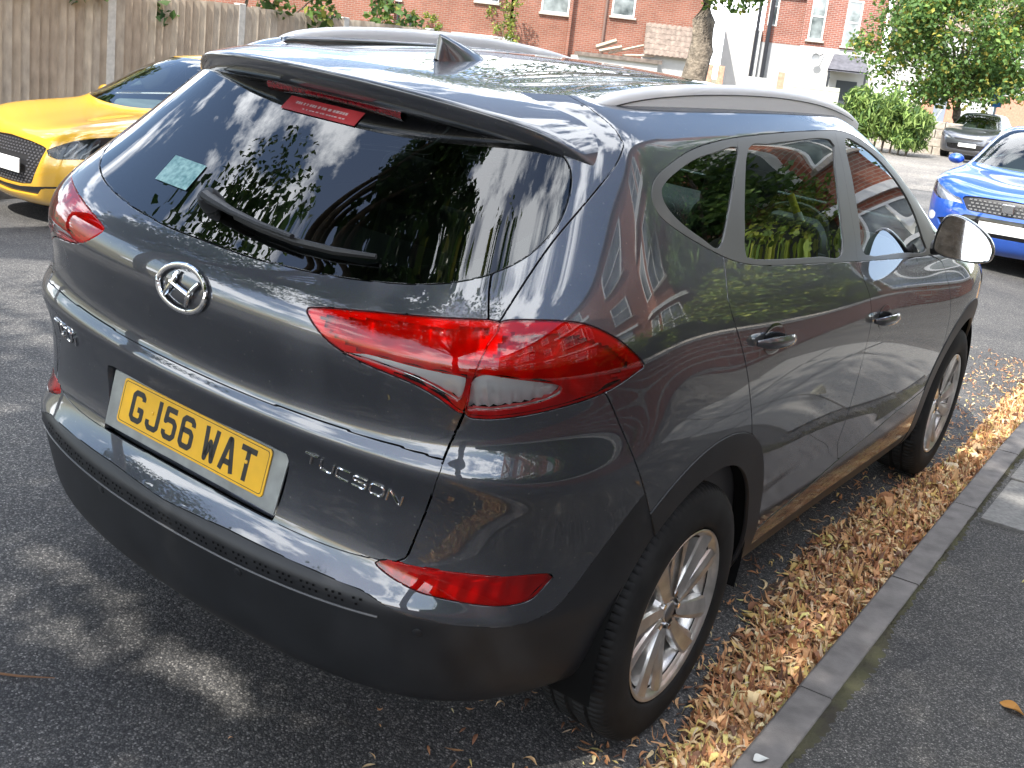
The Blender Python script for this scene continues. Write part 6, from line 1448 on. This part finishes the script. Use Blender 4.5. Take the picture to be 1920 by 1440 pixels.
# ------------------------------------------------------------------ trees, hedges, climbers
M_LEAF = colour_mat('living_leaf', .55, .38)
def bark(name, c): return mat(name, c, .92, noise=(11, .5, 7), bump=(26, 1.0, .03))
M_BARK = bark('lime_bark', (.13, .105, .08))
def leaf_cloud(name, centers, radii, n, size, cols, seed, parent=None, droop=0.0, aspect=.62, keep=None, up=.35):
    """n leaves (each a folded kite of two quads) in the shells of many overlapping clumps"""
    r = np.random.RandomState(seed); C_ = np.asarray(centers, float); Rr = np.asarray(radii, float); w = Rr**2; idx = r.choice(len(C_), n, p=w/w.sum())
    d = r.normal(size=(n, 3)); d /= np.linalg.norm(d, axis=1)[:, None]; rad = Rr[idx]*(r.uniform(0, 1, n)**.45)
    P = C_[idx]+d*rad[:, None]*np.array([1, 1, .8])
    if keep is not None: m = keep(P); P = P[m]; d = d[m]; n = len(P); idx = idx[m]
    nrm = d*.55+r.normal(size=(n, 3))*.55+np.array([0, 0, up]); nrm /= np.linalg.norm(nrm, axis=1)[:, None]
    a = np.cross(nrm, r.normal(size=(n, 3))); a[:, 2] -= droop; a -= nrm*(a*nrm).sum(1)[:, None]; a /= np.linalg.norm(a, axis=1)[:, None]; b = np.cross(nrm, a)
    s = (size*r.uniform(.6, 1.35, n))[:, None]; wv = s*aspect*.5
    base = P-a*s*.5; tip = P+a*s*.5-nrm*s*.10; mid = P-nrm*s*.02; l = P-a*s*.05+b*wv+nrm*s*.10; rr = P-a*s*.05-b*wv+nrm*s*.10
    V = np.stack([base, mid, tip, l, rr], 1).reshape(-1, 3); k = np.arange(n)[:, None]*5
    F = np.concatenate([np.stack([k[:, 0], k[:, 0]+1, k[:, 0]+2, k[:, 0]+3], 1), np.stack([k[:, 0], k[:, 0]+4, k[:, 0]+2, k[:, 0]+1], 1)], 0)
    cols = np.asarray(cols); tone = r.choice(len(cols), n, p=None); c = cols[tone]*r.uniform(.75, 1.25, (n, 1)); clump = r.uniform(.8, 1.2, len(C_))[idx][:, None]; c = c*clump
    return link(name, tinted_mesh(name, V, F, np.vstack([c, c])), M_LEAF, parent)
def make_tree(name, label, base, h_trunk, r0, crown_c, crown_r, clumps, n, size, cols, seed, lean=(0, 0), bark_m=None, keep=None, group=None):
    root = empty(name, base); tag(root, label, 'tree', group); r = random.Random(seed); bx_, by_, bz_ = base
    top = Vector((crown_c[0]-bx_, crown_c[1]-by_, crown_c[2]-bz_)); tk = MB(); pts = []
    for t in np.linspace(0, 1, 9): pts.append((lean[0]*t*h_trunk+r.uniform(-.03, .03), lean[1]*t*h_trunk+r.uniform(-.03, .03), -.25+(h_trunk+.25)*t))
    rad = [r0*(1.45 if t == 0 else 1.12 if t < .2 else 1-.35*t) for t in np.linspace(0, 1, 9)]
    rings = []
    tk.tube(pts, rad, 14)
    ctr, rds = [], []
    for k in range(clumps):
        while True:
            d = Vector((r.uniform(-1, 1), r.uniform(-1, 1), r.uniform(-1, 1)))
            if .35 < d.length < 1: break
        c = Vector((top.x+d.x*crown_r[0], top.y+d.y*crown_r[1], top.z+d.z*crown_r[2])); ctr.append(tuple(c)); rds.append(r.uniform(.18, .34)*min(crown_r)*1.25)
    st = Vector(pts[-1])
    for k in range(min(clumps, 26)):
        e = Vector(ctr[k]); f = r.uniform(.0, .35); s0 = st.lerp(Vector(pts[-3]), f); mid = s0.lerp(e, .5)+Vector((r.uniform(-.2, .2), r.uniform(-.2, .2), r.uniform(0, .35)))
        tk.tube([tuple(s0), tuple(s0.lerp(mid, .6)), tuple(mid), tuple(mid.lerp(e, .55)), tuple(e)], [r0*.42, r0*.33, r0*.24, r0*.14, r0*.05], 7)
    tk.build('trunk', bark_m or M_BARK, root, smooth=True, angle=70)
    leaf_cloud('crown', ctr, rds, n, size, cols, seed+1, root, keep=keep)
    return root
G_LIME = [(.085, .150, .030), (.065, .125, .028), (.115, .175, .035), (.050, .100, .026), (.19, .20, .04)]
G_BRIGHT = [(.12, .21, .05), (.095, .18, .045), (.16, .25, .055), (.07, .14, .04), (.11, .20, .06)]
G_DARK = [(.040, .085, .028), (.055, .105, .030), (.032, .070, .026), (.075, .12, .035)]
GAPS = [(-.52, -.86, .34, .075), (-.10, -.72, .36, .085), (-.60, -.66, .30, .05), (-.95, -1.05, .30, .08), (-2.9, .55, .9, .10), (-3.3, .85, 1.2, .14), (-2.2, -.1, .5, .06), (1.45, 2.5, .2, .1)]  # road spots and radii where the carved crown lets sun through
def crown_gaps(P):
    """openings carved in the crown so that sun patches fall on the road"""
    r = np.random.RandomState(3); x = P[:, 0]+2.75; y = P[:, 1]-6.3; z = P[:, 2]-.08
    gx = x-z*SUN_DIR.x/SUN_DIR.z; gy = y-z*SUN_DIR.y/SUN_DIR.z; k = np.ones(len(P), bool)
    for cx, cy, rx, ry in GAPS: k &= ~((((gx-cx)/rx)**2+((gy-cy)/ry)**2 < 1+r.normal(0, .25, len(P))) & (r.uniform(0, 1, len(P)) > .04))
    return k
# lime behind the camera: shades the tail of the car and the pavement
make_tree('lime_tree', 'street lime tree on the near pavement behind the viewer, shading the grey car', (2.75, -6.3, -.08), 3.0, .24, (.9, -5.5, 6.3), (4.4, 3.3, 2.5), 170, 52000, .125, G_LIME, 21, lean=(-.10, .05), keep=crown_gaps)
# big tree across the road, mirrored in the rear glass
make_tree('broad_tree', 'broad dark green tree behind the fence, mirrored in the rear window', (-13.6, -3.4, -.1), 4.2, .34, (-11.6, -8.0, 10.0), (4.4, 5.2, 5.0), 110, 22000, .25, G_DARK, 33)
make_tree('added_leaning_tree', 'unseen tall tree added leaning over the road to fill the reflection in the rear glass', (-7.8, -6.0, -.1), 6.5, .26, (-2.9, -3.6, 10.2), (1.8, 2.5, 1.9), 50, 9500, .20, G_DARK, 38, lean=(.30, .18))  # extra tree out of view, added for the mirrored foliage
make_tree('pavement_tree', 'thick bare tree trunk rising on the far pavement above the car roof', (-6.36, 14.66, -.1), 3.6, .262, (-8.0, 14.8, 6.5), (4.4, 3.4, 2.9), 80, 14000, .14, G_LIME, 44, lean=(.03, 0), bark_m=bark('grey_bark', (.20, .165, .125)))
make_tree('round_tree', 'round leafy green tree with yellow tufts over the far grey car', (-7.55, 38.4, -.1), 2.2, .19, (-7.9, 38.2, 4.0), (3.3, 2.6, 2.5), 90, 21000, .17, G_BRIGHT+[(.30, .27, .05)], 55, keep=lambda P: P[:, 2] > 1.55)
sp = MB()
for k in range(1): pass
# sprigs hanging from the pavement tree into view
PT = bpy.data.objects['pavement_tree']
SPRIG = leaf_cloud('low_sprig', [(.30, -.25, 2.95), (.50, -.2, 3.0), (.72, -.1, 2.92), (.95, 0, 3.05)], [.2, .2, .2, .22], 230, .10, G_LIME, 62, PT); tag(SPRIG, kind='stuff')
# foliage behind and over the fence
for k, (y_, z_, r_, n_, cols, lab) in enumerate(((3.95, 1.76, .40, 420, G_DARK, 'dark green branch hanging over the fence at the upper left corner'), (4.85, 1.78, .38, 380, G_DARK, 'dark leafy branch hanging over the fence top beside the concrete post'), (6.9, 2.00, .42, 520, G_LIME, 'bright green shrub showing above the fence behind the yellow car'), (9.0, 1.85, .34, 300, G_LIME, 'low bright climber along the fence end'))):
    o = empty('overhanging_shrub', (-8.5, y_, 0)); tag(o, lab, 'shrub', 'shrubs behind the fence'); r = random.Random(k)
    stem = MB(); cs = []
    for i in range(6):
        e = (r.uniform(-.1, .42), r.uniform(-.75, .75), z_+r.uniform(-.16, .40)); cs.append(e); stem.tube([(-.25, 0, 0), (-.22, e[1]*.4, z_*.7), e], [.03, .02, .006], 6)
    stem.build('stem', M_BARK, o, smooth=True); leaf_cloud('foliage', cs, [r_*.62]*6, n_, .115, cols, 70+k, o)
# climbers on the brick backs
for k, (px_, py_, s_, lab) in enumerate(((-24.55, 34.3, 1.0, 'tall yellow green climbing plant against the brick wing'), (-26.7, 32.6, .55, 'small green climber on a stick above the car aerial'))):
    o = empty('climbing_plant', (px_, py_, -.2)); tag(o, lab, 'plant'); cs = [(rng.uniform(-.75, .75)*s_, rng.uniform(-.2, .1), 1.6+i*.24*s_+rng.uniform(-.1, .1)) for i in range(12)]
    MB().tube([(0, 0, 0), (.05, 0, 1.5), (.1, 0, 4.2*s_+.8)], [.03, .025, .01], 5).build('stem', M_BARK, o); leaf_cloud('foliage', cs, [.33*s_]*12, int(900*s_), .13, [(.20, .26, .05), (.28, .30, .06), (.13, .20, .05)], 80+k, o)
# drooping hedge by the far road
hd = empty('hedge', (-8.15, 31.6, -.08)); tag(hd, 'bright green drooping hedge bush beside the far road', 'hedge')
cs = [(rng.uniform(-1.25, 1.25), rng.uniform(-.5, .5), 0) for i in range(60)]; cs = [(x, y, 0.35+1.45*math.sqrt(max(0, 1-(x/1.5)**2))*rng.uniform(.15, 1.0)) for x, y, z in cs]
leaf_cloud('foliage', cs, [.42]*60, 7000, .30, [(.24, .34, .09), (.30, .40, .12), (.15, .24, .06), (.07, .13, .04)], 90, hd, droop=1.6, aspect=.20)
st_ = MB()
for i in range(9): x = -1.1+i*.27; st_.tube([(x*.9, 0, 0), (x, .05, .9), (x*1.05, 0, 1.5)], [.035, .028, .012], 5)
tag(st_.build('stems', M_BARK, hd), kind='stuff')
# hedge along the near front gardens (seen in the side windows)
hn = empty('garden_hedge', (3.62, 3.0, 0)); tag(hn, 'yellow green garden hedge behind the near front wall', 'hedge')
r5 = np.random.RandomState(6); cs = np.stack([r5.uniform(-.30, .30, 420), np.concatenate([r5.uniform(-9, 4, 110), r5.uniform(3, 15, 310)]), r5.uniform(.25, 1, 420)], 1); cs[:, 2] *= np.interp(cs[:, 1], [-9, 0, 3, 6, 14], [1.4, 1.4, 2.2, 3.4, 3.6])
leaf_cloud('foliage', cs, [.36]*420, 46000, .085, [(.20, .26, .04), (.27, .30, .05), (.14, .20, .035), (.09, .15, .03)], 91, hn)
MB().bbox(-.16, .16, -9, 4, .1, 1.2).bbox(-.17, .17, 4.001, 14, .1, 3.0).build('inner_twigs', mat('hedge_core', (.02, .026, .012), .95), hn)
make_tree('garden_tree', 'leafy tree in a near front garden beside the hedge', (4.4, 8.2, -.1), 1.9, .10, (4.3, 8.2, 4.6), (1.4, 2.2, 2.1), 60, 15000, .115, G_BRIGHT, 95)
make_tree('garden_tree', 'dense tree in a near front garden between two others', (4.2, 12.0, -.1), 2.0, .12, (4.1, 12.0, 4.9), (1.5, 2.4, 2.2), 60, 15000, .115, G_BRIGHT, 96)
make_tree('garden_tree', 'taller tree in a near front garden further along', (4.9, 16, -.1), 2.4, .14, (4.9, 16, 4.8), (2.0, 2.2, 2.0), 36, 5200, .14, G_LIME, 97)
